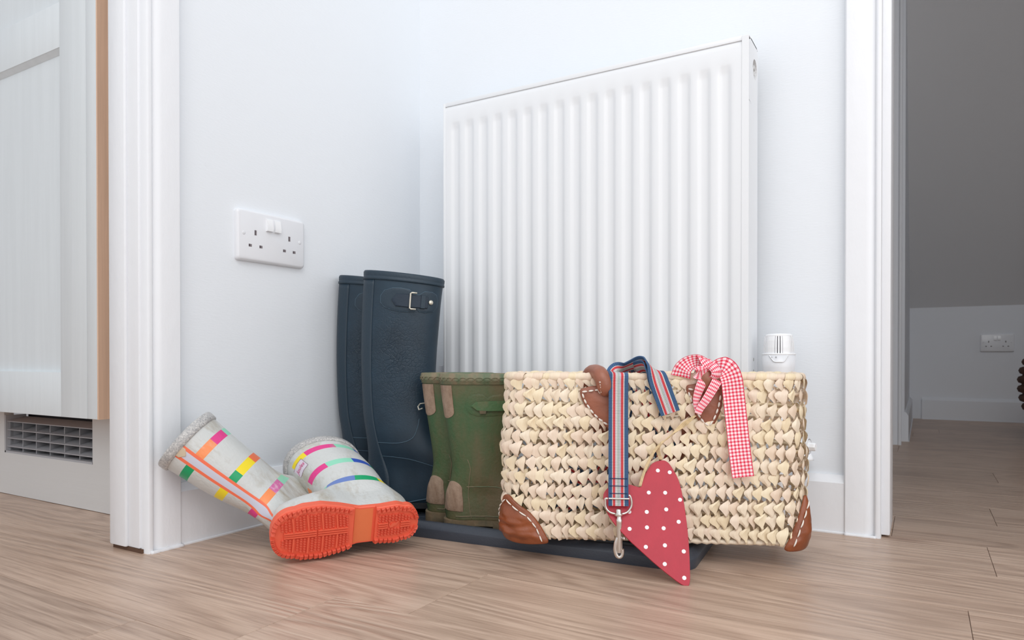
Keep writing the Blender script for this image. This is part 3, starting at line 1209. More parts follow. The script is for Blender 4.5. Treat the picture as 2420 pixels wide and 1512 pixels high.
green_boot("muddy green child's wellington nearer the camera, strap touching the basket", (-0.676, 0.930, .0078), radians(27))
g2_ = green_boot("muddy green child's wellington behind its twin, showing only its narrow heel side", (-0.735, 0.957, .0078), radians(31))
mb = MB()
mb.tube([(-.010, .012, .190), (-.017, .020, .187), (-.0195, .026, .192), (-.016, .03, .197), (-.006, .033, .198)], .0012, 6)
mb.build('buckle', M_buck, g2_)

# --- multicoloured child's boots
GREY = lin((206, 208, 206))
DIRT = lin((158, 143, 116))
cols = [dirty('pale_rubber', GREY, DIRT, .49, .74, 24, rough=.38),
        mat('coral', lin((244, 118, 84)), rough=.45), mat('lilac_white', lin((206, 206, 220)), rough=.4),
        dirty('pink_print', lin((226, 62, 140)), lin((200, 120, 150)), .55, .7, 40, rough=.4), dirty('orange_print', lin((247, 146, 88)), lin((236, 170, 140)), .55, .7, 40, rough=.4),
        mat('yellow_print', lin((246, 222, 44)), rough=.4), mat('mint_print', lin((146, 218, 188)), rough=.4), mat('blue_print', lin((52, 88, 184)), rough=.4),
        mat('green_print', lin((14, 162, 104)), rough=.4), mat('steel_blue_print', lin((104, 130, 194)), rough=.4), mat('coral_print', lin((240, 122, 82)), rough=.4),
        mat('worn_pink_print', lin((214, 110, 168)), rough=.5, col2=lin((230, 190, 208)), vscale=120)]
CI = dict(grey=0, coral=1, lilac=2, pink=3, orange=4, yellow=5, mint=6, blue=7, green=8, steel=9, coralp=10, wpink=11)
M_coral = mat('coral_sole', lin((238, 104, 76)), rough=.5, bump=.0004, bscale=120)
M_coral_arch = mat('coral_arch', lin((232, 124, 78)), rough=.55, bump=.0005, bscale=80)
M_coral_d = mat('coral_tread', lin((226, 94, 70)), rough=.55, bump=.0004, bscale=160)


def glit_mat():
    m_ = bpy.data.materials.new('glitter_binding')
    m_.use_nodes = True
    nt = m_.node_tree
    p = nt.nodes['Principled BSDF']
    p.inputs['Roughness'].default_value = .35
    vo = nd(nt, 'ShaderNodeTexVoronoi')
    vo.inputs['Scale'].default_value = 520
    tc = nd(nt, 'ShaderNodeTexCoord')
    nt.links.new(tc.outputs['Object'], vo.inputs[0])
    r = nd(nt, 'ShaderNodeValToRGB')
    r.color_ramp.elements[0].color = (*lin((150, 150, 152)), 1)
    r.color_ramp.elements[1].color = (*lin((215, 212, 208)), 1)
    nt.links.new(vo.outputs['Color'], r.inputs[0])
    nt.links.new(r.outputs[0], p.inputs['Base Color'])
    b = nd(nt, 'ShaderNodeBump')
    b.inputs['Distance'].default_value = .0008
    nt.links.new(vo.outputs['Color'], b.inputs['Height'])
    nt.links.new(b.outputs[0], p.inputs['Normal'])
    return m_


M_glit = glit_mat()


def kid_boot(label, mtx, bands, with_label, lean=0.0, wf=1.0):
    t = thing('wellington_boot', label, 'boot', group='pair of fallen pale child wellingtons with coloured bands')
    t.matrix_world = mtx
    rows = [(.012, .004, .204, .038, 1), (.022, .002, .207, .0395, 1), (.036, .000, .206, .0395, .98), (.050, .000, .196, .038, .88), (.060, .001, .174, .0365, .72), (.070, .004, .148, .036, .45),
            (.082, .007, .126, .036, .18), (.096, .008, .114, .037, .04), (.12, .003, .110, .0410, 0), (.15, -.003, .110, .0445, 0), (.18, -.007, .111, .047, 0), (.208, -.010, .112, .050, 0)]
    rows = [r_ if r_[0] < .09 else (r_[0], r_[1] * wf, r_[1] * wf + (r_[2] - r_[1]) * (wf + (1 - wf) * max(0, (.15 - r_[0]) / .06)), r_[3], r_[4]) for r_ in rows]
    B = Boot(rows, .208, .0395, lean)
    # slices on the band edges so that the colours end cleanly
    zs_ = set([.012 + (.208 - .012) * i / 56 for i in range(57)])
    for z0, z1, _ in bands:
        zs_ = set(z for z in zs_ if not (abs(z - z0) < .0017 or abs(z - z1) < .0017))
        zs_ |= {z0, z1}
    zs_ = sorted(zs_)

    def fn(z, th):
        a_ = abs(th)
        if a_ < 7:
            return CI['lilac']
        if a_ < 12.5:
            return CI['coral']
        if a_ > 173:
            return CI['lilac'] if False else CI['grey']
        for z0, z1, segs in bands:
            if z0 <= z <= z1:
                for t0, t1, c_ in segs:
                    if t0 <= th < t1:
                        return CI[c_]
        return 0
    mb = boot_upper(B, .012, .208, zs_, 128, fn, inner=.003)
    mb.build('upper', cols, t, smooth=True)
    # glittery rolled binding
    mb = MB()
    n = 72
    prof = [(.2085, -.0035, 0), (.2085, -.003, .004), (.2085, -.0005, .0055), (.2085, .0020, .0050), (.2085, .0030, .003), (.205, .0032, 0), (.2010, .0028, 0), (.2000, .0004, 0)]
    mb.loft([[B.S(min(z_, .208), 2 * pi * j / n, o_) + Vector((0, 0, dz)) for j in range(n)] for z_, o_, dz in prof], True)
    mb.build('top_binding', M_glit, t, smooth=True)
    # piping edges of the back stripe are in the print; small pull tab at the top of the stripe
    mb = outline_patch(B, [(.2025, -8), (.2025, 8), (.196, 8), (.190, 0), (.196, -8)], .0012)
    mb.build('pull_tab', mat('tan_tab', lin((206, 188, 162)), rough=.6) if 'tan_tab' not in bpy.data.materials else bpy.data.materials['tan_tab'], t, auto=40)
    # sole
    mb, hf = sole_mesh(B, .0135, arch=(.31, .46), archd=.0055, out=.0035)
    so = mb.build('sole', M_coral, t, auto=45)
    L = B.L
    mb = MB()

    def hf2(u):
        return hf(min(max(u, 0), 1))
    xa, xb_ = .31 * L + .002, .46 * L - .002
    lo = []
    for i in range(9):
        x = xa + (xb_ - xa) * i / 8
        h_ = hf2(x / L) + .001
        lo.append([(x, -h_, .0053), (x, -h_ * .5, .0050), (x, 0, .0048), (x, h_ * .5, .0050), (x, h_, .0053), (x, h_, .008), (x, -h_, .008)])
    mb.loft(lo, True, True, True)
    mb.build('sole_arch', M_coral_arch, so, auto=40)
    # edge lugs
    mb = MB()
    per = []
    NS = 400
    for i in range(NS):
        u = i / NS
        for_ = u
        per.append(u)
    # walk round the outline by arc length
    pts = []
    for i in range(301):
        u = i / 300
        u = .5 - .5 * cos(pi * u)
        pts.append(Vector((-.0035 + u * (L + .007), hf2(u) + .0025, 0)))
    def lug(p, tng, inw, ln=.0056, wd=.0066, h=.0050):
        a0 = p - tng * ln / 2
        a1 = p + tng * ln / 2
        vs = []
        for q, zz in ((a0, 0.0004), (a1, 0.0004)):
            vs += [q + Vector((0, 0, zz)), q + inw * wd + Vector((0, 0, zz))]
        top = [a0 + tng * .0008 + Vector((0, 0, -h * .55)), a0 + inw * wd * .8 + Vector((0, 0, -h * .75)), a1 - tng * .0004 + inw * .0006 + Vector((0, 0, -h)), a1 + inw * wd * .85 - tng * .0004 + Vector((0, 0, -h * .9))]
        V = [vs[0], vs[1], vs[3], vs[2], top[0], top[1], top[3], top[2]]
        mb.add(V, [(0, 1, 2, 3), (4, 7, 6, 5), (0, 4, 5, 1), (1, 5, 6, 2), (2, 6, 7, 3), (3, 7, 4, 0)])
    for sgn in (1, -1):
        acc = 0
        for i in range(1, 301):
            seg = (pts[i] - pts[i - 1])
            acc += seg.length
            if acc > .0064:
                acc = 0
                u = pts[i].x / L
                if .30 < u < .475:
                    continue
                tng = seg.normalized()
                inw = Vector((tng.y, -tng.x, 0))
                q = pts[i].copy()
                if sgn < 0:
                    q.y *= -1
                    tng = Vector((tng.x, -tng.y, 0))
                    inw = Vector((inw.x, -inw.y, 0))
                lug(q, tng, inw)
    # inner wavy ribs of little domes
    def dome(x, y, r=.0026, h=.0034):
        k = 6
        ring = [(x + r * cos(2 * pi * i / k), y + r * 1.1 * sin(2 * pi * i / k), .0003) for i in range(k)]
        ring2 = [(x + r * .6 * cos(2 * pi * i / k), y + r * .6 * sin(2 * pi * i / k), -h * .8) for i in range(k)]
        mb.loft([ring, ring2], True, False, True)
    for sec in ((.50, .965), (.035, .285)):
        x = sec[0] * L
        c = 0
        while x < sec[1] * L:
            c += 1
            if sec[0] > .4 and c % 4 == 0:
                x += .0052
                continue
            h_ = hf2(x / L) - .009
            y = .0072 + .001 * (c % 2)
            while y < h_:
                dome(x + .10 * y * (1 if sec[0] > .4 else 0), y)
                dome(x, -y)
                y += .0040
            x += .0050
    stuff(mb.build('tread_lugs', M_coral_d, so))
    # ladder of smooth bars: centre rails and cross bars
    def bar(pa, pb, w_, h=.0036):
        q = MB()
        pa, pb = Vector((*pa, 0)), Vector((*pb, 0))
        dd = (pb - pa).normalized()
        nn = Vector((-dd.y, dd.x, 0)) * w_ / 2
        q.loft([[pa - nn + Vector((0, 0, .0003)), pa - nn * .8 + Vector((0, 0, -h)), pa + nn * .8 + Vector((0, 0, -h)), pa + nn + Vector((0, 0, .0003))],
                [pb - nn + Vector((0, 0, .0003)), pb - nn * .8 + Vector((0, 0, -h)), pb + nn * .8 + Vector((0, 0, -h)), pb + nn + Vector((0, 0, .0003))]], True, True, True)
        q.build('tread_bar', M_coral, so)
    for dy in (-.0036, 0, .0036):
        bar((.50 * L, dy), (.705 * L, dy), .0024)
        bar((.715 * L, dy), (.93 * L, dy * .9), .0024)
    c = 0
    x = .50 * L
    while x < .95 * L:
        c += 1
        if c % 4 == 0:
            h_ = hf2(x / L) - .0075
            bar((x, .0052), (x + .10 * h_, h_), .0024)
            bar((x, -.0052), (x + .0005, -h_), .0024)
            x += .0002
        x += .0050 if c % 4 else .0052
    for dy in (-.0036, 0, .0036):
        bar((.05 * L, dy), (.12 * L, dy), .0024)
        bar((.215 * L, dy), (.285 * L, dy), .0024)
    # small leaping hare emblem on the heel
    hare = [(.195, -.001), (.205, .006), (.202, .0008), (.21, .0085), (.206, .0005), (.196, -.0045), (.18, -.004), (.168, -.002), (.152, -.001), (.138, .003), (.132, .0065), (.145, .0045), (.156, .003), (.17, .0035), (.184, .002)]
    hare = [(a_ * L, b_) for a_, b_ in hare]
    q = MB()
    q.loft([[(x_, y_, .0003) for x_, y_ in hare], [(x_, y_, -.0022) for x_, y_ in hare]], True, True, True)
    q.build('sole_emblem', M_coral, so)
    if with_label:
        q = outline_patch(B, [(.1805, 146), (.1805, 176), (.1600, 176), (.1600, 146)], .0005)
        lb = q.build('brand_tag', mat('tag_lilac', lin((222, 212, 226)), rough=.5), t, auto=40)
        q = MB()
        q.tube([B.S(z_, radians(a_), .0009) for z_, a_ in ((.1805, 146), (.1805, 160), (.1805, 176))], .0003, 4)
        q.tube([B.S(z_, radians(a_), .0009) for z_, a_ in ((.1600, 146), (.1600, 160), (.1600, 176))], .0003, 4)
        q.tube([B.S(z_, radians(a_), .0009) for z_, a_ in ((.1600, 146), (.170, 146), (.1805, 146))], .0003, 4)
        q.build('tag_border', mat('tag_plum', lin((120, 80, 96))), lb)
        cu = bpy.data.curves.new('tag_text', 'FONT')
        cu.body = 'Joules'
        cu.shear = .35
        cu.size = 1
        to = bpy.data.objects.new('tmp_text', cu)
        C.objects.link(to)
        bpy.context.view_layer.update()
        me = bpy.data.meshes.new_from_object(to)
        bpy.data.objects.remove(to)
        xs_ = [v.co.x for v in me.vertices]
        w_ = max(xs_)
        for v in me.vertices:
            u_ = v.co.x / w_
            hgt = v.co.y
            v.co = B.S(.1665 + hgt * .0105, radians(174 - u_ * 26), .0012)
        me.materials.append(mat('tag_pink_ink', lin((214, 60, 130))))
        tx = bpy.data.objects.new('tag_lettering', me)
        C.objects.link(tx)
        tx.parent = lb
    return t


def frame(origin, xdir, zdir):
    x = Vector(xdir).normalized()
    z = Vector(zdir)
    z = (z - x * z.dot(x)).normalized()
    y = z.cross(x)
    M_ = Matrix((x, y, z)).transposed().to_4x4()
    M_.translation = Vector(origin)
    return M_


bands1 = [(.178, .1890, [(135, 172, 'yellow'), (83, 135, 'pink'), (50, 83, 'mint'), (14, 50, 'blue'), (-60, -20, 'green'), (-110, -60, 'yellow'), (-165, -110, 'orange')]),
          (.130, .1420, [(125, 176, 'pink'), (79, 125, 'mint'), (42, 79, 'blue'), (14, 42, 'green'), (-70, -20, 'yellow'), (-176, -120, 'orange')]),
          (.083, .0945, [(147, 176, 'mint'), (94, 147, 'steel'), (52, 94, 'green'), (14, 52, 'yellow'), (-70, -20, 'pink'), (-120, -70, 'orange')])]
bands2 = [(.171, .1830, [(-48, -12.6, 'orange'), (-84, -48, 'pink'), (-130, -84, 'mint'), (12.6, 60, 'green'), (60, 120, 'blue')]),
          (.120, .1320, [(-30, -12.6, 'green'), (-74, -30, 'yellow'), (-120, -74, 'coralp'), (12.6, 60, 'yellow'), (60, 120, 'pink')]),
          (.072, .0840, [(-44, -12.6, 'orange'), (-80, -44, 'wpink'), (-110, -80, 'mint'), (12.6, 70, 'pink')]),
          (.030, .0410, [(10, 60, 'yellow')])]
# boot lying on its side, sole to the camera
X1 = Vector((-.551, -.835, 0)).normalized()
Z1 = Vector((-.80, .47, .31))
m1 = frame((-0.645, 0.812, .0435), X1, Z1) @ Matrix.Scale(.97, 4)
kid_boot('fallen pale rain boot with coral sole facing the camera, colour bands', m1, bands1, True, lean=.38)
# boot leaning on the door frame
Z2 = Vector((-.60, -.50, .655)).normalized()
T2 = Vector((-.54, .735, .075))
kid_boot('tipped pale rain boot leaning on the left door frame, coral stripe up its back', frame((-0.769, 0.712, .016), T2, Z2) @ Matrix.Diagonal((1, .94, 1.09, 1)), bands2, False, wf=.83)

# ------------------------------------------------------------------ BASKET
BA = (-0.511, 0.838)
BROT = atan2(1.012 - .838, -.129 + .511)
BW = .420
BD = .105
BZ0, BZ1 = .0345, .2590
X0 = .006
NR = 12
pz = (BZ1 - BZ0) / NR


def straw(name, col, col2):
    m_ = mat(name, col, rough=.5, var=0, vscale=1)
    nt = m_.node_tree
    p = nt.nodes['Principled BSDF']
    tc = nd(nt, 'ShaderNodeTexCoord')
    n = nd(nt, 'ShaderNodeTexNoise')
    mp = nd(nt, 'ShaderNodeMapping')
    mp.inputs['Scale'].default_value = (900, 40, 40)
    nt.links.new(tc.outputs['Object'], mp.inputs[0])
    nt.links.new(mp.outputs[0], n.inputs[0])
    n.inputs['Scale'].default_value = 1
    oi = nd(nt, 'ShaderNodeObjectInfo')
    f = mth(nt, 'ADD', mth(nt, 'MULTIPLY', n.outputs[0], .7), mth(nt, 'MULTIPLY', oi.outputs['Random'], .35))
    nt.links.new(mixc(nt, f, col, col2), p.inputs['Base Color'])
    b = nd(nt, 'ShaderNodeBump')
    b.inputs['Distance'].default_value = .0004
    nt.links.new(n.outputs[0], b.inputs['Height'])
    nt.links.new(b.outputs[0], p.inputs['Normal'])
    p.inputs['Subsurface Weight'].default_value = 0
    return m_


M_straw = [straw('straw_pale', lin((250, 238, 218)), lin((228, 204, 174))), straw('straw_pink', lin((247, 231, 213)), lin((224, 197, 170))),
           straw('straw_yellow', lin((249, 236, 210)), lin((228, 204, 164)))]
M_straw_in = mat('straw_inner', lin((214, 188, 154)), rough=.7, var=.2, vscale=60)

basket = thing('straw_basket', 'woven straw shopping basket with tan leather corners and handles standing on the tray edge', 'basket', (BA[0], BA[1], 0), (0, 0, BROT))

# perimeter of the basket, front first (local: x right, y away from camera)
RC = .030


def perim(s_):
    """position and outward normal along the rounded rectangle"""
    BW = .413 - X0
    segs = [('l', (RC, 0), (1, 0), BW - 2 * RC), ('a', (BW - RC, RC), -pi / 2, RC * pi / 2), ('l', (BW, RC), (0, 1), BD - 2 * RC), ('a', (BW - RC, BD - RC), 0, RC * pi / 2),
            ('l', (BW - RC, BD), (-1, 0), BW - 2 * RC), ('a', (RC, BD - RC), pi / 2, RC * pi / 2), ('l', (0, BD - RC), (0, -1), BD - 2 * RC), ('a', (RC, RC), pi, RC * pi / 2)]
    for sg in segs:
        if s_ <= sg[3]:
            if sg[0] == 'l':
                d_ = Vector((sg[2][0], sg[2][1], 0))
                p_ = Vector((sg[1][0], sg[1][1], 0)) + d_ * s_
                return p_ + Vector((X0, 0, 0)), Vector((d_.y, -d_.x, 0)), d_
            a_ = sg[2] + s_ / RC
            n_ = Vector((cos(a_), sin(a_), 0))
            return Vector((sg[1][0] + X0, sg[1][1], 0)) + n_ * RC, n_, Vector((-sin(a_), cos(a_), 0))
        s_ -= sg[3]
    return perim(1e-5)


PER = 2 * (.413 - X0 - 2 * RC) + 2 * (BD - 2 * RC) + 2 * pi * RC
NP = round(PER / .0122)
ps = PER / NP

# a twisted palm-leaf loop: broad shoulder on the left, neck running down to the right
LV_OPEN = [(-.22, .36, .48), (-.08, .14, .53), (.08, -.20, .55), (.24, -.54, .53), (.42, -.60, .47), (.60, -.36, .42), (.76, -.04, .38), (.91, .12, .38), (1.08, .20, .44)]


LV_DENSE = [(-.26, .34, .48), (-.10, .08, .54), (.06, -.28, .56), (.22, -.58, .56), (.40, -.64, .51), (.58, -.52, .47), (.75, -.26, .43), (.90, -.02, .40), (1.08, .08, .42)]


def leaf(var, sx=1.0):
    rnd_ = random.Random(var)
    LV = LV_DENSE if var % 2 else LV_OPEN
    vs = []
    k1 = rnd_.uniform(-.12, .12)
    k2 = rnd_.uniform(-.08, .10)
    bul = rnd_.uniform(.8, 1.25)
    tw = rnd_.uniform(-.5, .5)
    cr1, cr2 = rnd_.uniform(.0004, .0026), rnd_.uniform(-.0002, .0022)
    nx = 3
    for v, l_, r_ in LV:
        l2 = l_ + (k1 if .1 < v < .7 else 0)
        r2 = r_ + (k2 if .1 < v < .9 else 0)
        for i in range(nx + 1):
            q = i / nx
            x = (l2 + (r2 - l2) * q)
            out = bul * interp([-.26, -.1, .08, .3, .5, .75, .9, 1.08], [.0002, .0016, .0036, .0050, .0048, .0044, .0040, .0020], v)
            out += (0, cr1, cr2, 0)[i] * max(0, 1 - abs(v - .35) * 1.1) - .0020 * (q - .5)
            x += (0, rnd_.uniform(-.05, .05), rnd_.uniform(-.05, .05), 0)[i]
            out += tw * (q - .5) * .004
            if v > 1.0:
                out -= .001
            vs.append(((x * ps * sx), -out, -v * pz))
    fs = []
    for a_ in range(len(LV_OPEN) - 1):
        for i in range(nx):
            p_ = a_ * (nx + 1) + i
            fs.append((p_, p_ + 1, p_ + nx + 2, p_ + nx + 1))
    return vs, fs


NVAR = 18
leaf_geo = [leaf(100 + i) for i in range(NVAR)]
leaf_me = []
for i, (vs, fs) in enumerate(leaf_geo):
    me = bpy.data.meshes.new('straw_loop')
    me.from_pydata(vs, [], fs)
    me.polygons.foreach_set('use_smooth', [True] * len(fs))
    me.materials.append(M_straw[i % 3])
    me.set_sharp_from_angle(angle=radians(32))
    leaf_me.append(me)


def bow(s_, z):
    """slight sag and bulge of the basket walls"""
    hh = (z - BZ0) / (BZ1 - BZ0)
    return .004 * sin(pi * hh) + .0015 * sin(s_ * 31 + z * 60)


def hidden(x, z):
    if .145 < x < .178 and z < .262:
        return True
    if .2 < x < .245 and z < .12 or .15 < x < .245 and z < .105:
        return True
    if .12 < x < .165 and .195 < z < .25 or .262 < x < .296 and .20 < z < .25:
        return True
    if .295 < x < .33 and .13 < z < .26:
        return True
    return False


cands = []
for r_ in range(NR):
    for c_ in range(NP):
        s_ = (c_ + r_ * .22 + .1 * sin(r_ * 2.3)) * ps % PER
        z = BZ1 - r_ * pz
        p_, n_, d_ = perim(s_)
        cands.append((r_, c_, s_, z, p_, n_, d_))
front = [c for c in cands if c[5].y < -.6]
vis = sorted([c for c in front if not hidden(c[4].x, c[3])], key=lambda c: -c[4].x)
single = set((c[0], c[1]) for c in vis[:300])
rest = MB()
first = True
for (r_, c_, s_, z, p_, n_, d_) in cands:
    z_ = z + .0015 * sin(s_ * 17 + r_ * 2.1) + random.uniform(-.0008, .0008)
    P_ = p_ + n_ * (bow(s_, z) + random.uniform(-.0006, .0006)) + Vector((0, 0, z_))
    ang_ = atan2(d_.y, d_.x)
    k = random.randrange(NVAR // 2) * 2 + (0 if random.random() < (.95 if (p_.x > .24 and z < .135) else .6) else 1)
    ssx, ssz = random.uniform(.90, 1.28), random.uniform(.94, 1.10)
    roll = random.uniform(-.05, .20)
    Mx = Matrix.Translation(P_) @ Matrix.Rotation(ang_, 4, 'Z') @ Matrix.Rotation(roll, 4, 'Y') @ Matrix.Diagonal((ssx, random.uniform(.8, 1.25), ssz, 1))
    if (r_, c_) in single:
        o = bpy.data.objects.new('straw_loop', leaf_me[k])
        C.objects.link(o)
        o.parent = basket
        o.matrix_local = Mx
    else:
        vs, fs = leaf_geo[k]
        rest.add([Mx @ Vector(v) for v in vs], fs, k % 3)
stuff(rest.build('woven_loops', M_straw, basket, auto=32))
# horizontal braid cords behind the loops
for r_ in range(NR + 1):
    z = BZ1 - (r_ + .30) * pz if r_ < NR else BZ0 + .001
    pts = []
    n = 150
    for i in range(n + 1):
        s_ = PER * i / n % PER
        p_, n_, d_ = perim(s_)
        pts.append(p_ + n_ * (bow(s_, z) - .0012) + Vector((0, 0, z + .0015 * sin(s_ * 17 + r_ * 2.1))))
    mb = MB()
    mb.tube(pts, (lambda s__: .0040 + .0009 * sin(s__ * NP * 2 * pi)) if r_ == NR else (lambda s__: .0026 + .0006 * sin(s__ * NP * 2 * pi)), 7, cap=False)
    mb.build('braid_cord', M_straw[r_ % 3], basket, smooth=True)
# rim: fat loops wrapped over the top cord
mb = MB()
for c_ in range(NP):
    s_ = (c_ + .2) * ps
    p_, n_, d_ = perim(s_ % PER)
    b0 = p_ + n_ * bow(s_, BZ1) + Vector((0, 0, BZ1))
    r0 = .0052 * random.uniform(.85, 1.15)
    loops = []
    for i in range(9):
        a_ = -1.0 + i * 3.9 / 8
        w_ = ps * (.42 if i in (0, 8) else .62)
        c0 = b0 + n_ * cos(a_) * r0 + Vector((0, 0, sin(a_) * r0)) + d_ * (i - 4) * .0007
        loops.append([c0 - d_ * w_, c0 - d_ * w_ * .3 + (n_ * cos(a_) + Vector((0, 0, sin(a_)))) * .0012, c0 + d_ * w_ * .4 + (n_ * cos(a_) + Vector((0, 0, sin(a_)))) * .0012, c0 + d_ * w_])
    mb.loft(loops, closed=False, mi=c_ % 3)
stuff(mb.build('rim_loops', M_straw, basket, smooth=True))
# floor of the basket
mb = MB()
for k in range(8):
    y = .008 + k * (BD - .016) / 7
    mb.tube([(X0 + .010 + i * (.413 - X0 - .020) / 80, y, BZ0 + .001) for i in range(81)], lambda s__: .0058 + .001 * sin(s__ * 220), 6)
mb.build('basket_base', M_straw_in, basket, smooth=True)

# leather
M_lea = mat('tan_leather', lin((160, 100, 78)), rough=.42, var=.2, vscale=35, bump=.0008, bscale=140)
M_leab = mat('brown_corner_leather', lin((146, 78, 44)), rough=.33, var=.25, vscale=28, bump=.001, bscale=90)
M_stitch = mat('white_waxed_thread', lin((236, 228, 218)), rough=.6)


def pillow(poly, off, puff, m_, name, parent, fn=None, rings=7, back=.0, crump=.0006, cs=90):
    """leather piece: outline in (x,z) of the front plane, domed by puff; fn shifts points"""
    mb = MB()
    cx_ = sum(p[0] for p in poly) / len(poly)
    cz_ = sum(p[1] for p in poly) / len(poly)
    loops = []
    fn = fn or (lambda x, z, y: (x, y, z))
    for k, yy in [(1.0, -off + .0028), (1.0, -off)] + [(1 - (i + 1) / rings * .98, None) for i in range(rings)]:
        lp = []
        for x, z in poly:
            X = cx_ + (x - cx_) * k
            Z = cz_ + (z - cz_) * k
            y = yy if yy is not None else -off - puff * (1 - k ** 2.2) - crump * noise.noise(Vector((X * cs, Z * cs * (1.6 if Z < .06 else 1), 3))) * (1 - k ** 3)
            lp.append(fn(X, Z, y))
        loops.append(lp)
    mb.loft(loops, True, False, True)
    return mb.build(name, m_, parent, smooth=True)


def closed_spl(pts, n):
    p = [Vector((*q, 0)) for q in pts]
    out = []
    m_ = len(p)
    for i in range(n):
        t = i / n * m_
        k = int(t)
        u = t - k
        p0, p1, p2, p3 = p[(k - 1) % m_], p[k], p[(k + 1) % m_], p[(k + 2) % m_]
        q = 0.5 * ((2 * p1) + (p2 - p0) * u + (2 * p0 - 5 * p1 + 4 * p2 - p3) * u * u + (3 * p1 - p0 - 3 * p2 + p3) * u ** 3)
        out.append((q.x, q.y))
    return out


def stitches(path, parent, y, r=.0014, gap=.82, ln=.0085, fn=None, w=1.0):
    path = [Vector((p[0], p[1], 0)) for p in path]
    L_ = sum((path[i + 1] - path[i]).length for i in range(len(path) - 1))
    n = max(1, round(L_ / ln))
    fn = fn or (lambda x, z, yy: (x, yy, z))

    def at(d_):
        for i in range(len(path) - 1):
            l = (path[i + 1] - path[i]).length
            if d_ <= l or i == len(path) - 2:
                return path[i] + (path[i + 1] - path[i]) * min(1, d_ / l)
            d_ -= l
    for k in range(n):
        a_ = at((k + (1 - gap) / 2) * L_ / n)
        b_ = at((k + 1 - (1 - gap) / 2) * L_ / n)
        yy = y if not callable(y) else y((a_.x + b_.x) / 2, (a_.y + b_.y) / 2)
        mb = MB()
        mb.tube([fn(a_.x + (b_.x - a_.x) * t, a_.y + (b_.y - a_.y) * t, yy - .0008 * sin(pi * t)) for t in (0, .15, .35, .5, .65, .85, 1)], lambda s__: r * (.25 + .75 * sin(pi * s__) ** .6), 7)
        mb.build('stitch', M_stitch, parent, smooth=True)


offp = .0085
pl = [(0.1092, 0.2402), (0.118, .2448), (0.1275, 0.2468), (0.150, 0.2478), (0.1675, 0.2455), (.171, .2395), (0.1665, 0.221), (.160, .203), (0.1520, 0.1912), (0.1465, 0.1900), (0.139, 0.1960), (0.1265, 0.2067), (0.1146, 0.2230)]
patchL = pillow(closed_spl(pl, 60), offp, .0035, M_lea, 'leather_patch', basket)
stitches([(.1115, .2388), (.1215, .2398), (.1340, .2418), (.148, .2428), (.164, .2420)], patchL, -offp - .0030)
stitches([(.1125, .2372), (.1165, .2250), (.1275, .2095), (.1385, .1990), (.1480, .1935)], patchL, -offp - .0026)
stitches([(.1482, .1932), (.1562, .2050), (.1625, .2230), (.1655, .2400)], patchL, -offp - .0026)
stitches([(.1340, .2412), (.1405, .2345), (.1440, .2415)], patchL, -offp - .0036, r=.0017)
stitches([(.1440, .2415), (.1465, .2350), (.1520, .2425)], patchL, -offp - .0036, r=.0017)
prr = [(0.2535, 0.2452), (0.263, .2500), (0.278, 0.2524), (0.2925, 0.2530), (.3010, .2490), (0.3022, 0.2390), (0.3000, 0.2170), (0.2930, 0.1995), (.2865, .1905), (0.2805, 0.1900), (0.2720, 0.1975), (0.2610, 0.2180)]
patchR = pillow(closed_spl(prr, 60), offp, .0035, M_lea, 'leather_patch', basket)
stitches([(.2550, .2440), (.2640, .2420), (.2760, .2410), (.2880, .2440), (.2980, .2440)], patchR, -offp - .0032)
stitches([(.2775, .2410), (.2835, .2350), (.2905, .2440)], patchR, -offp - .0036, r=.0017)
stitches([(.2560, .2400), (.2610, .2240), (.2690, .2090), (.2755, .1990), (.2835, .1935)], patchR, -offp - .0026)
stitches([(.2835, .1935), (.2905, .2040), (.2960, .2200), (.2985, .2360)], patchR, -offp - .0026)
# rolled leather handle: out of the left patch, over the rim, down inside and back up to the right patch
hp = [(.1440, -.010, .236), (.1430, -.016, .248), (.1385, -.014, .2610), (.1320, .003, .2655), (.1240, .020, .2625), (.121, .034, .245), (.135, .048, .19), (.18, .055, .13), (.22, .055, .12), (.262, .048, .17),
      (.276, .034, .245), (.279, .018, .264), (.2795, -.002, .2665), (.279, -.013, .259), (.2790, -.012, .240)]
mb = MB()
mb.tube(spl(hp, 110), lambda s__: .0110 if .06 < s__ < .94 else .0110 - .005 * (1 - min(s__, 1 - s__) / .06), 14)
hd = mb.build('leather_handle', M_lea, basket, smooth=True)
sp_ = spl(hp, 110)
for i in range(2, 26, 2):
    a_, b_ = sp_[i], sp_[i + 1]
    mb = MB()
    off_ = Vector((-.0060, -.0095, 0)) if i < 12 else Vector((-.0035, -.0100, -.0035))
    mb.tube([a_ + off_, b_ + off_], .0005, 5)
    mb.build('handle_stitch', M_stitch, hd)


# corner leathers: wrap round the vertical edges
def wrapL(x, z, y):
    # points left of RC follow the rounded corner
    WL = RC + X0
    if x >= WL:
        return (x, y - .0015, z)
    s__ = (WL - x)
    a_ = min(s__ / RC, pi / 2)
    rr = RC - y + .0015
    extra = max(0, s__ - RC * pi / 2)
    return (WL - rr * sin(a_), RC - rr * cos(a_) + extra, z)


def wrapR(x, z, y):
    WR = .413 - RC
    if x <= WR:
        return (x, y - .0015, z)
    s__ = x - WR
    a_ = min(s__ / RC, pi / 2)
    rr = RC - y + .0015
    extra = max(0, s__ - RC * pi / 2)
    return (WR + rr * sin(a_), RC - rr * cos(a_) + extra, z)


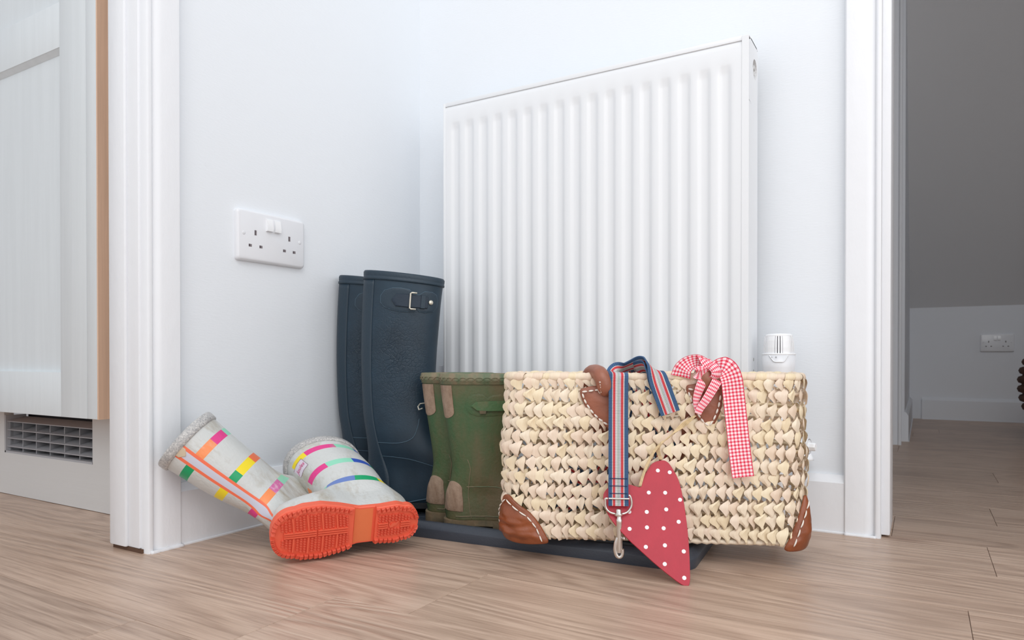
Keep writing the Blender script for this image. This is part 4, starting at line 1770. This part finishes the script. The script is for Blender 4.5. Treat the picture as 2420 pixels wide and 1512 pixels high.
cl = [(.0115, .0920), (.026, .0805), (.041, .0690), (.052, .0560), (.0605, .0420), (.0655, .0290), (.050, .0262), (.030, .0262), (.010, .0290), (-.004, .0345), (-.016, .030), (-.024, .030), (-.023, .050), (-.014, .068), (-.002, .084)]
cornL = pillow(closed_spl(cl, 60), .0085, .0060, M_leab, 'leather_corner', basket, fn=wrapL, rings=16, crump=.0055, cs=70)
stitches([(.0115, .0862), (.003, .0770), (-.009, .0620), (-.0150, .0440)], cornL, -.0118, r=.0011, ln=.010, fn=wrapL, gap=.9)
stitches([(.0125, .0862), (.025, .0745), (.0385, .0630), (.0490, .0500), (.0575, .0300)], cornL, -.0118, r=.0011, ln=.010, fn=wrapL, gap=.9)
cr_ = [(.4125, .0985), (.4065, .0880), (.4005, .0735), (.3935, .0560), (.3880, .0410), (.3835, .0275), (.3980, .0255), (.4150, .0275), (.4290, .0310), (.4420, .0320), (.4420, .050), (.4330, .068), (.4220, .088)]
cornR = pillow(closed_spl(cr_, 60), .0085, .0060, M_leab, 'leather_corner', basket, fn=wrapR, rings=12, crump=.0025, cs=60)
stitches([(.4125, .0925), (.4065, .0790), (.3985, .0580), (.3905, .0320)], cornR, -.0118, r=.0011, ln=.012, fn=wrapR, gap=.85)


# ------------------------------------------------------------------ things hanging on the basket
def ribbon(path, wvec, width, name, m_, parent, n=80, thick=.0011, vscale=1.0, wn=6, curl=0.0):
    """path points, width direction per point; uv u across, v along in metres"""
    P_ = spl(path, n)
    W_ = spl(wvec, n) if len(wvec) > 1 else [Vector(wvec[0])] * n
    mb = MB()
    rows_t, rows_b, uvs = [], [], []
    d_ = 0
    for i in range(n):
        if i:
            d_ += (P_[i] - P_[i - 1]).length
        t = (P_[min(i + 1, n - 1)] - P_[max(i - 1, 0)]).normalized()
        w_ = W_[i] - t * W_[i].dot(t)
        w_ = w_.normalized()
        wd = width(i / (n - 1)) if callable(width) else width
        nn = w_.cross(t).normalized()
        row, rowb = [], []
        for k in range(wn + 1):
            q = k / wn - .5
            c_ = curl * (4 * q * q - 1) * wd
            row.append(P_[i] + w_ * wd * q + nn * (c_ + thick / 2))
            rowb.append(P_[i] + w_ * wd * q + nn * (c_ - thick / 2))
            uvs.append((k / wn, d_))
        rows_t.append(row)
        rows_b.append(rowb)
    m_n = wn + 1
    vs = [p for r in rows_t for p in r] + [p for r in rows_b for p in r]
    uv2 = uvs + uvs
    fs = []
    N_ = n * m_n
    for i in range(n - 1):
        for k in range(wn):
            a_ = i * m_n + k
            fs.append((a_, a_ + 1, a_ + m_n + 1, a_ + m_n))
            fs.append((N_ + a_, N_ + a_ + m_n, N_ + a_ + m_n + 1, N_ + a_ + 1))
        for k in (0, wn):
            a_ = i * m_n + k
            fs.append((a_, a_ + m_n, N_ + a_ + m_n, N_ + a_))
    for i in (0, n - 1):
        for k in range(wn):
            a_ = i * m_n + k
            fs.append((a_, a_ + 1, N_ + a_ + 1, N_ + a_))
    mb.add(vs, fs, 0, uv2)
    return mb.build(name, m_, parent, auto=60)


def web_mat():
    m_ = bpy.data.materials.new('striped_webbing')
    m_.use_nodes = True
    nt = m_.node_tree
    p = nt.nodes['Principled BSDF']
    p.inputs['Roughness'].default_value = .75
    uv = nd(nt, 'ShaderNodeUVMap')
    sx = nd(nt, 'ShaderNodeSeparateXYZ')
    nt.links.new(uv.outputs[0], sx.inputs[0])
    r = nd(nt, 'ShaderNodeValToRGB')
    r.color_ramp.interpolation = 'CONSTANT'
    navy, white, red, lil, grn = lin((72, 110, 154)), lin((250, 242, 238)), lin((246, 80, 84)), lin((232, 220, 234)), lin((212, 222, 214))
    stops = [(0, navy), (.18, white), (.215, red), (.335, lil), (.36, white), (.44, grn), (.55, lil), (.625, red), (.745, white), (.80, navy)]
    e = r.color_ramp.elements
    e[0].position, e[0].color = 0, (*navy, 1)
    e[1].position, e[1].color = .80, (*navy, 1)
    for q, c_ in stops[1:-1]:
        k = e.new(q)
        k.color = (*c_, 1)
    nt.links.new(sx.outputs[0], r.inputs[0])
    wv = mth(nt, 'SINE', mth(nt, 'MULTIPLY', sx.outputs[1], 2 * pi / .0011))
    wu = mth(nt, 'SINE', mth(nt, 'MULTIPLY', sx.outputs[0], 2 * pi * 22))
    f = mth(nt, 'MULTIPLY', mth(nt, 'ADD', mth(nt, 'MULTIPLY', wv, wu), 1.0), .05)
    nt.links.new(mixc(nt, f, r.outputs[0], lin((40, 60, 95))), p.inputs['Base Color'])
    b = nd(nt, 'ShaderNodeBump')
    b.inputs['Distance'].default_value = .0004
    nt.links.new(wv, b.inputs['Height'])
    nt.links.new(b.outputs[0], p.inputs['Normal'])
    return m_


def ging_mat():
    m_ = bpy.data.materials.new('red_gingham')
    m_.use_nodes = True
    nt = m_.node_tree
    p = nt.nodes['Principled BSDF']
    p.inputs['Roughness'].default_value = .7
    uv = nd(nt, 'ShaderNodeUVMap')
    sx = nd(nt, 'ShaderNodeSeparateXYZ')
    nt.links.new(uv.outputs[0], sx.inputs[0])
    a_ = mth(nt, 'LESS_THAN', mth(nt, 'FRACT', mth(nt, 'ADD', mth(nt, 'MULTIPLY', sx.outputs[0], 6.0), .30)), .46)
    b_ = mth(nt, 'LESS_THAN', mth(nt, 'FRACT', mth(nt, 'MULTIPLY', sx.outputs[1], 1 / .0047)), .46)
    edge = mth(nt, 'GREATER_THAN', mth(nt, 'ABSOLUTE', mth(nt, 'SUBTRACT', sx.outputs[0], .5)), .475)
    white, pink, red = lin((250, 240, 240)), lin((244, 142, 160)), lin((226, 36, 66))
    c1 = mixc(nt, mth(nt, 'MULTIPLY', mth(nt, 'ADD', a_, b_), .5), white, pink)
    c2 = mixc(nt, mth(nt, 'MULTIPLY', a_, b_), c1, red)
    s_ = mth(nt, 'MINIMUM', mth(nt, 'ADD', a_, b_), 1.0)
    c0 = mixc(nt, s_, white, pink)
    c3 = mixc(nt, mth(nt, 'MULTIPLY', a_, b_), c0, red)
    c4 = mixc(nt, edge, c3, lin((214, 50, 80)))
    nt.links.new(c4, p.inputs['Base Color'])
    return m_


M_web = web_mat()
M_ging = ging_mat()
leash = thing('striped_lead', 'blue red and white striped webbing lead with metal clip hanging over the basket front', 'lead', (BA[0], BA[1], 0), (0, 0, BROT))
# hanging front strip with the clip
ribbon([(.1604, -.050, .0905), (.1604, -.046, .11), (.1608, -.036, .16), (.1612, -.026, .21), (.1616, -.021, .250), (.1618, -.018, .2630), (.1600, -.006, .2655), (.1600, .008, .2660), (.1680, .018, .2690), (.1800, .020, .2735),
        (.1915, .016, .2770), (.2005, .006, .2770), (.2075, -.006, .2725), (.2125, -.013, .2650), (.2170, -.017, .2510), (.2240, -.019, .2310), (.2310, -.020, .2110)],
       [(1, 0, 0), (1, 0, 0), (1, 0, 0), (1, 0, 0), (1, 0, 0), (1, .05, 0), (1, .1, -.1), (.8, .7, -.2), (.3, 1, -.6), (.1, 1, -.8), (0, 1, -.9), (.1, 1, -.8), (.5, .9, -.4), (.9, .4, 0), (1, .1, .1), (1, 0, .1), (1, 0, .08)],
       .0262, 'webbing', M_web, leash, n=170, thick=.0019)
# returning layer under the loop and the part that drops inside the basket
ribbon([(.2310, -.0165, .2112), (.2240, -.0155, .2300), (.2165, -.0135, .2490), (.2110, -.0095, .2620), (.2055, -.003, .2670), (.1985, .009, .2720), (.1900, .019, .2700), (.182, .034, .262), (.176, .04, .22), (.160, .046, .16), (.125, .048, .10), (.08, .05, .06)],
       [(1, 0, .08), (1, 0, .1), (1, .1, .1), (.9, .4, 0), (.5, .9, -.4), (.1, 1, -.8), (0, 1, -.9), (.3, 1, -.3), (.8, .6, 0), (1, .3, 0), (1, .1, .3), (1, 0, .5)],
       .0255, 'webbing_fold', M_web, leash, n=110, thick=.0016)
ribbon([(.19, .040, .25), (.215, .042, .20), (.235, .045, .16), (.20, .048, .12), (.14, .046, .10), (.09, .04, .12)], [(.4, 0, 1), (.6, 0, 1), (1, 0, .3), (.3, 0, 1), (.2, 0, 1), (.3, 0, 1)], .0255, 'webbing_loop', M_web, leash, n=60)
M_thread = mat('navy_thread', lin((36, 54, 92)), rough=.8)
for k, z in enumerate((.1255, .1160, .1065)):
    mb = MB()
    yy = -.0462 + (z - .11) * .2
    mb.tube([(.1604 - .0115 + i * .0008, yy - .0012 - .0003 * (i % 2), z + .0005 * (i % 2)) for i in range(30)], .0005, 5)
    mb.build('box_stitching', M_thread, leash)
clip = MB()
yc = -.0505
ring = spl([(.1462, yc, .1000), (.1438, yc, .1000), (.1430, yc, .0975), (.1440, yc, .0880), (.1490, yc - .001, .0825), (.1560, yc - .002, .0806), (.1604, yc - .002, .0803), (.1650, yc - .002, .0806), (.1718, yc - .001, .0830), (.1768, yc, .0895), (.1775, yc, .0970), (.1755, yc, .1040), (.1738, yc, .1045)], 60)
clip.tube(ring, .0015, 10)
clip.tube([(.1475, yc, .1003), (.1745, yc, .1003)], .0012, 8)
clip.lathe([(.0052, -.0015), (.0058, 0), (.0052, .0022)], (.1604, yc - .002, .0797), (0, 0, 1), 16)
clip.lathe([(.0035, -.0040), (.0035, .0035), (.0028, .0042), (.0001, .0043)], (.1604, yc - .002, .0830), (0, 0, 1), 16)
sw = clip.build('swivel_ring', M_chrome, leash, auto=50)
clip = MB()
yc2 = yc - .003
clip.lathe([(.0030, .030), (.0034, .034), (.0037, .060), (.0040, .069), (.0042, .0700), (.0042, .0735), (.0035, .0745), (.0026, .0790)], (.1612, yc2, 0), (0, 0, 1), 16)
hook = spl([(.1604, yc2, .050), (.1588, yc2, .0470), (.1565, yc2, .0400), (.1560, yc2, .0330), (.1580, yc2, .0262), (.1612, yc2, .0238), (.1645, yc2, .0258), (.1655, yc2, .0300), (.1652, yc2, .0345)], 40)
clip.tube(hook, lambda s__: .0030 - .0009 * s__ if s__ < .55 else .0022 + .0006 * (s__ - .55), 10)
clip.tube([(.1640, yc2, .0335), (.1636, yc2, .05), (.1634, yc2, .066)], .0017, 8)
hk = clip.build('snap_hook', M_chrome, leash, auto=50)
mb = MB()
mb.lathe([(.0015, -.002), (.0015, .001), (.0026, .0015), (.0028, .003), (.0018, .0042), (.0001, .0045)], (.1655, yc2, .0490), (1, -.2, 0), 14)
mb.build('thumb_lever', M_chrome, hk, smooth=True)

# heart
M_heart = mat('red_painted_wood', lin((186, 44, 62)), rough=.5, bump=.0003, bscale=260, stretch=(1, 1, .4), var=.07, vscale=60)
M_dot = mat('white_paint_dot', lin((244, 240, 240)), rough=.5)
HE = [(0.2203, 0.1468, 0.0119), (0.2079, 0.1431, 0.0134), (0.2003, 0.1338, 0.0175), (0.1925, 0.1211, 0.0231), (0.1892, 0.1124, 0.027), (0.1829, 0.1139, 0.0262), (0.1754, 0.1158, 0.0253), (0.1604, 0.1161, 0.0251), (0.1473, 0.1111, 0.0272), (0.1412, 0.103, 0.0308),
      (0.1417, 0.0942, 0.0348), (0.1446, 0.0831, 0.0399), (0.1528, 0.0704, 0.046), (0.1711, 0.0514, 0.0552), (0.1869, 0.0382, 0.0619), (0.2051, 0.0235, 0.0695), (0.2224, 0.0109, 0.0761), (0.2374, 0.0012, 0.0818), (0.243, 0.0003, 0.083), (0.2465, 0.0012, 0.0823),
      (0.2484, 0.0109, 0.0766), (0.2493, 0.041, 0.0614), (0.2482, 0.0728, 0.046), (0.2452, 0.1021, 0.0322), (0.2407, 0.1231, 0.0226), (0.2331, 0.1378, 0.0159), (0.2275, 0.1447, 0.0129)]
DO = [(0.2142, 0.1337, 0.0176), (0.2298, 0.1317, 0.0187), (0.201, 0.1062, 0.0299), (0.2225, 0.1064, 0.03), (0.2414, 0.0983, 0.0339), (0.1747, 0.0825, 0.0405), (0.1974, 0.0828, 0.0406), (0.2228, 0.0863, 0.0393), (0.238, 0.072, 0.0462), (0.1745, 0.0623, 0.05),
      (0.1969, 0.0645, 0.0493), (0.2183, 0.064, 0.0498), (0.1946, 0.0419, 0.0602), (0.2189, 0.0443, 0.0593), (0.2423, 0.038, 0.0628), (0.2176, 0.0232, 0.0698), (0.241, 0.0085, 0.0777)]
# heart board plane: offset from the basket = a + b z (flat board leaning out at the tip)
b_ = (.0830 - .0119) / (.0003 - .1468)
a_ = .0119 - b_ * .1468


def hoff(z):
    return a_ + b_ * z + .0035


heart = thing('wooden_heart', 'red wooden heart with white polka dots leaning on the basket front, tip on floor', 'ornament', (BA[0], BA[1], 0), (0, 0, BROT))
hn = Vector((0, -1, b_ * -1 * -1)).normalized()
hn = Vector((0, -1, -b_)).normalized()
hn = Vector((0, -1, b_ * -1)).normalized()
# plane y = -(a + b z): tangent (0,-b,1); normal (0,-1,-b)
hn = Vector((0, -1, -b_)).normalized()
poly = [Vector((x, -hoff(z), z)) for x, z, q in HE]
pc = closed_spl([(p.x, p.z) for p in poly[:4]] + [(p.x, p.z) for p in poly[4:]], 1) and None
fine = []
n_ = len(poly)
for i in range(n_):
    p0, p1, p2, p3 = poly[(i - 1) % n_], poly[i], poly[(i + 1) % n_], poly[(i + 2) % n_]
    sharp = i in (4,) or (i + 1) % n_ == 4
    for u in (0, .33, .66):
        if sharp:
            fine.append(p1.lerp(p2, u))
        else:
            fine.append(0.5 * ((2 * p1) + (p2 - p0) * u + (2 * p0 - 5 * p1 + 4 * p2 - p3) * u * u + (3 * p1 - p0 - 3 * p2 + p3) * u ** 3))
mb = MB()
cen = sum(fine, Vector()) / len(fine)
T = .0032
ring0 = [p - hn * T for p in fine]
mb.loft([ring0, [p - hn * .0004 for p in fine], [p + (cen - p).normalized() * .0004 for p in fine]], True, True, True)
me_o = mb.build('heart_board', M_heart, heart)
for (x, z, q) in DO:
    P_ = Vector((x, -hoff(z), z))
    mb = MB()
    mb.lathe([(.00268, -.0002), (.0026, .0002), (.0001, .00025)], P_, hn, 18)
    mb.build('polka_dot', M_dot, heart)
# raffia twine from the heart to the ribbon
M_raf = mat('raffia', lin((226, 200, 156)), rough=.7, var=.2, vscale=200, bump=.0004, bscale=400)
mb = MB()
for k in range(4):
    o1 = (k - 1.5) * .0012
    mb.tube(spl([(.2190 + o1, -.0150, .1475), (.2150 + o1, -.0175, .1600), (.2180 + o1 * .5, -.0200, .1690), (.2320 + o1, -.0190, .1810 + o1), (.2480 + o1, -.0170, .1950 - o1), (.2640 + o1 * .5, -.0190, .2080)], 30), .0009, 6)
for k in range(3):
    o1 = (k - 1) * .0012
    mb.tube(spl([(.1895 + o1, -.0320, .1135), (.1955 + o1, -.0270, .132), (.2060 + o1, -.0225, .1540), (.2130 + o1, -.0205, .1640), (.2215, -.0195, .1740)], 24), .0009, 6)
mb.build('raffia_twine', M_raf, heart, smooth=True)

# gingham ribbon
rb = thing('gingham_ribbon', 'red and white gingham ribbon tied in a knot over the basket rim', 'ribbon', (BA[0], BA[1], 0), (0, 0, BROT))
ribbon([(.2890, -.012, .2725), (.2960, -.018, .2742), (.3045, -.022, .2705), (.3105, -.022, .2580), (.3140, -.020, .2350), (.3180, -.020, .1980), (.3220, -.0205, .1600), (.3262, -.021, .1265)],
       [(.2, -.5, .7), (.55, -.3, .55), (.85, -.1, .35), (1, 0, .1), (1, 0, .04), (1, 0, .03), (1, 0, .05), (1, 0, .14)], lambda s__: .012 + .0165 * min(1, s__ * 5), 'ribbon_tail', M_ging, rb, n=90, thick=.0005, curl=-.05)
ribbon([(.2455, -.010, .2600), (.2480, -.0125, .2700), (.2560, -.012, .2780), (.2680, -.010, .2815), (.2770, -.012, .2775), (.2835, -.014, .2690)],
       [(1, 0, -.35), (1, 0, -.8), (.55, .1, -1), (.1, .3, -1), (-.5, .2, -1), (-.8, .1, -.6)], lambda s__: .026 - .013 * s__, 'ribbon_loop', M_ging, rb, n=70, thick=.0005, curl=.08)
ribbon([(.2600, .006, .2790), (.2680, -.004, .2850), (.2780, -.012, .2810), (.2850, -.016, .2700), (.2880, -.018, .2630)],
       [(.3, 1, -.2), (.4, .7, -.6), (.8, .4, .3), (1, .2, .5), (1, 0, .3)], .016, 'ribbon_loop', M_ging, rb, n=50, thick=.0005, curl=.15)
# small side loop and knot
ribbon([(.2850, -.018, .2675), (.2780, -.022, .2650), (.2690, -.023, .2625), (.2640, -.021, .2650), (.2680, -.017, .2685), (.2760, -.016, .2690), (.2840, -.016, .2690)],
       [(0, -.3, 1), (0, -.2, 1), (.1, -.5, 1), (0, .2, 1), (0, 0, 1), (0, 0, 1), (0, 0, 1)], .0125, 'ribbon_loop', M_ging, rb, n=50, thick=.0005, curl=.1)
ribbon([(.2830, -.012, .2745), (.2860, -.022, .2740), (.2900, -.0255, .2680), (.2890, -.024, .2610), (.2840, -.016, .2590)],
       [(1, 0, .5), (1, 0, .6), (1, .1, .4), (1, .2, -.1), (1, .3, -.2)], .0135, 'ribbon_knot', M_ging, rb, n=40, thick=.0005, curl=.2)
ribbon([(.2760, -.016, .2640), (.2735, -.020, .2550), (.2690, -.021, .2440), (.2650, -.020, .2290), (.2655, -.020, .2130)],
       [(1, 0, .2), (.9, 0, .4), (1, 0, .3), (1, 0, .1), (1, 0, 0)], lambda s__: .012 + .004 * sin(pi * s__) - .008 * s__, 'ribbon_tail', M_ging, rb, n=40, thick=.0005, curl=.15)
ribbon([(.2920, -.0235, .2560), (.2860, -.0250, .2450), (.2780, -.0250, .2310), (.2700, -.0240, .2190), (.2665, -.0235, .2110)],
       [(.8, 0, -.6)], lambda s__: .0140 - .005 * s__, 'ribbon_tail', M_ging, rb, n=40, thick=.0005, curl=.1)
ribbon([(.3120, -.008, .2640), (.3170, -.010, .2665), (.3195, -.013, .2650), (.3180, -.015, .2610), (.3130, -.015, .2560)], [(0, -1, .2)], .010, 'ribbon_curl', M_ging, rb, n=30, thick=.0005)

# ------------------------------------------------------------------ brown basket at the right edge, far room
M_wick = mat('dark_wicker', lin((92, 58, 40)), rough=.8, var=.5, vscale=60, bump=.002, bscale=150)
wk = thing('wicker_pouffe', 'dark brown ribbed round pouffe at the right edge beyond the doorway', 'pouffe', (0.497, 2.93, 0.0))
mb = MB()
prof = []
for i in range(20):
    a0 = -pi / 2 + pi * i / 19
    prof.append((max(.001, .205 * cos(a0) ** .75 if cos(a0) > 0 else .001), .195 + .19 * sin(a0)))
mb.lathe(prof, (0, 0, 0), seg=40)
mb.build('pouffe_body', M_wick, wk, smooth=True)
for i in range(2, 18):
    mb = MB()
    r0, h0 = prof[i]
    mb.tube([(r0 * cos(2 * pi * k / 40), r0 * sin(2 * pi * k / 40), h0) for k in range(41)], .0135, 8, cap=False)
    mb.build('rope_coil', M_wick, wk, smooth=True)
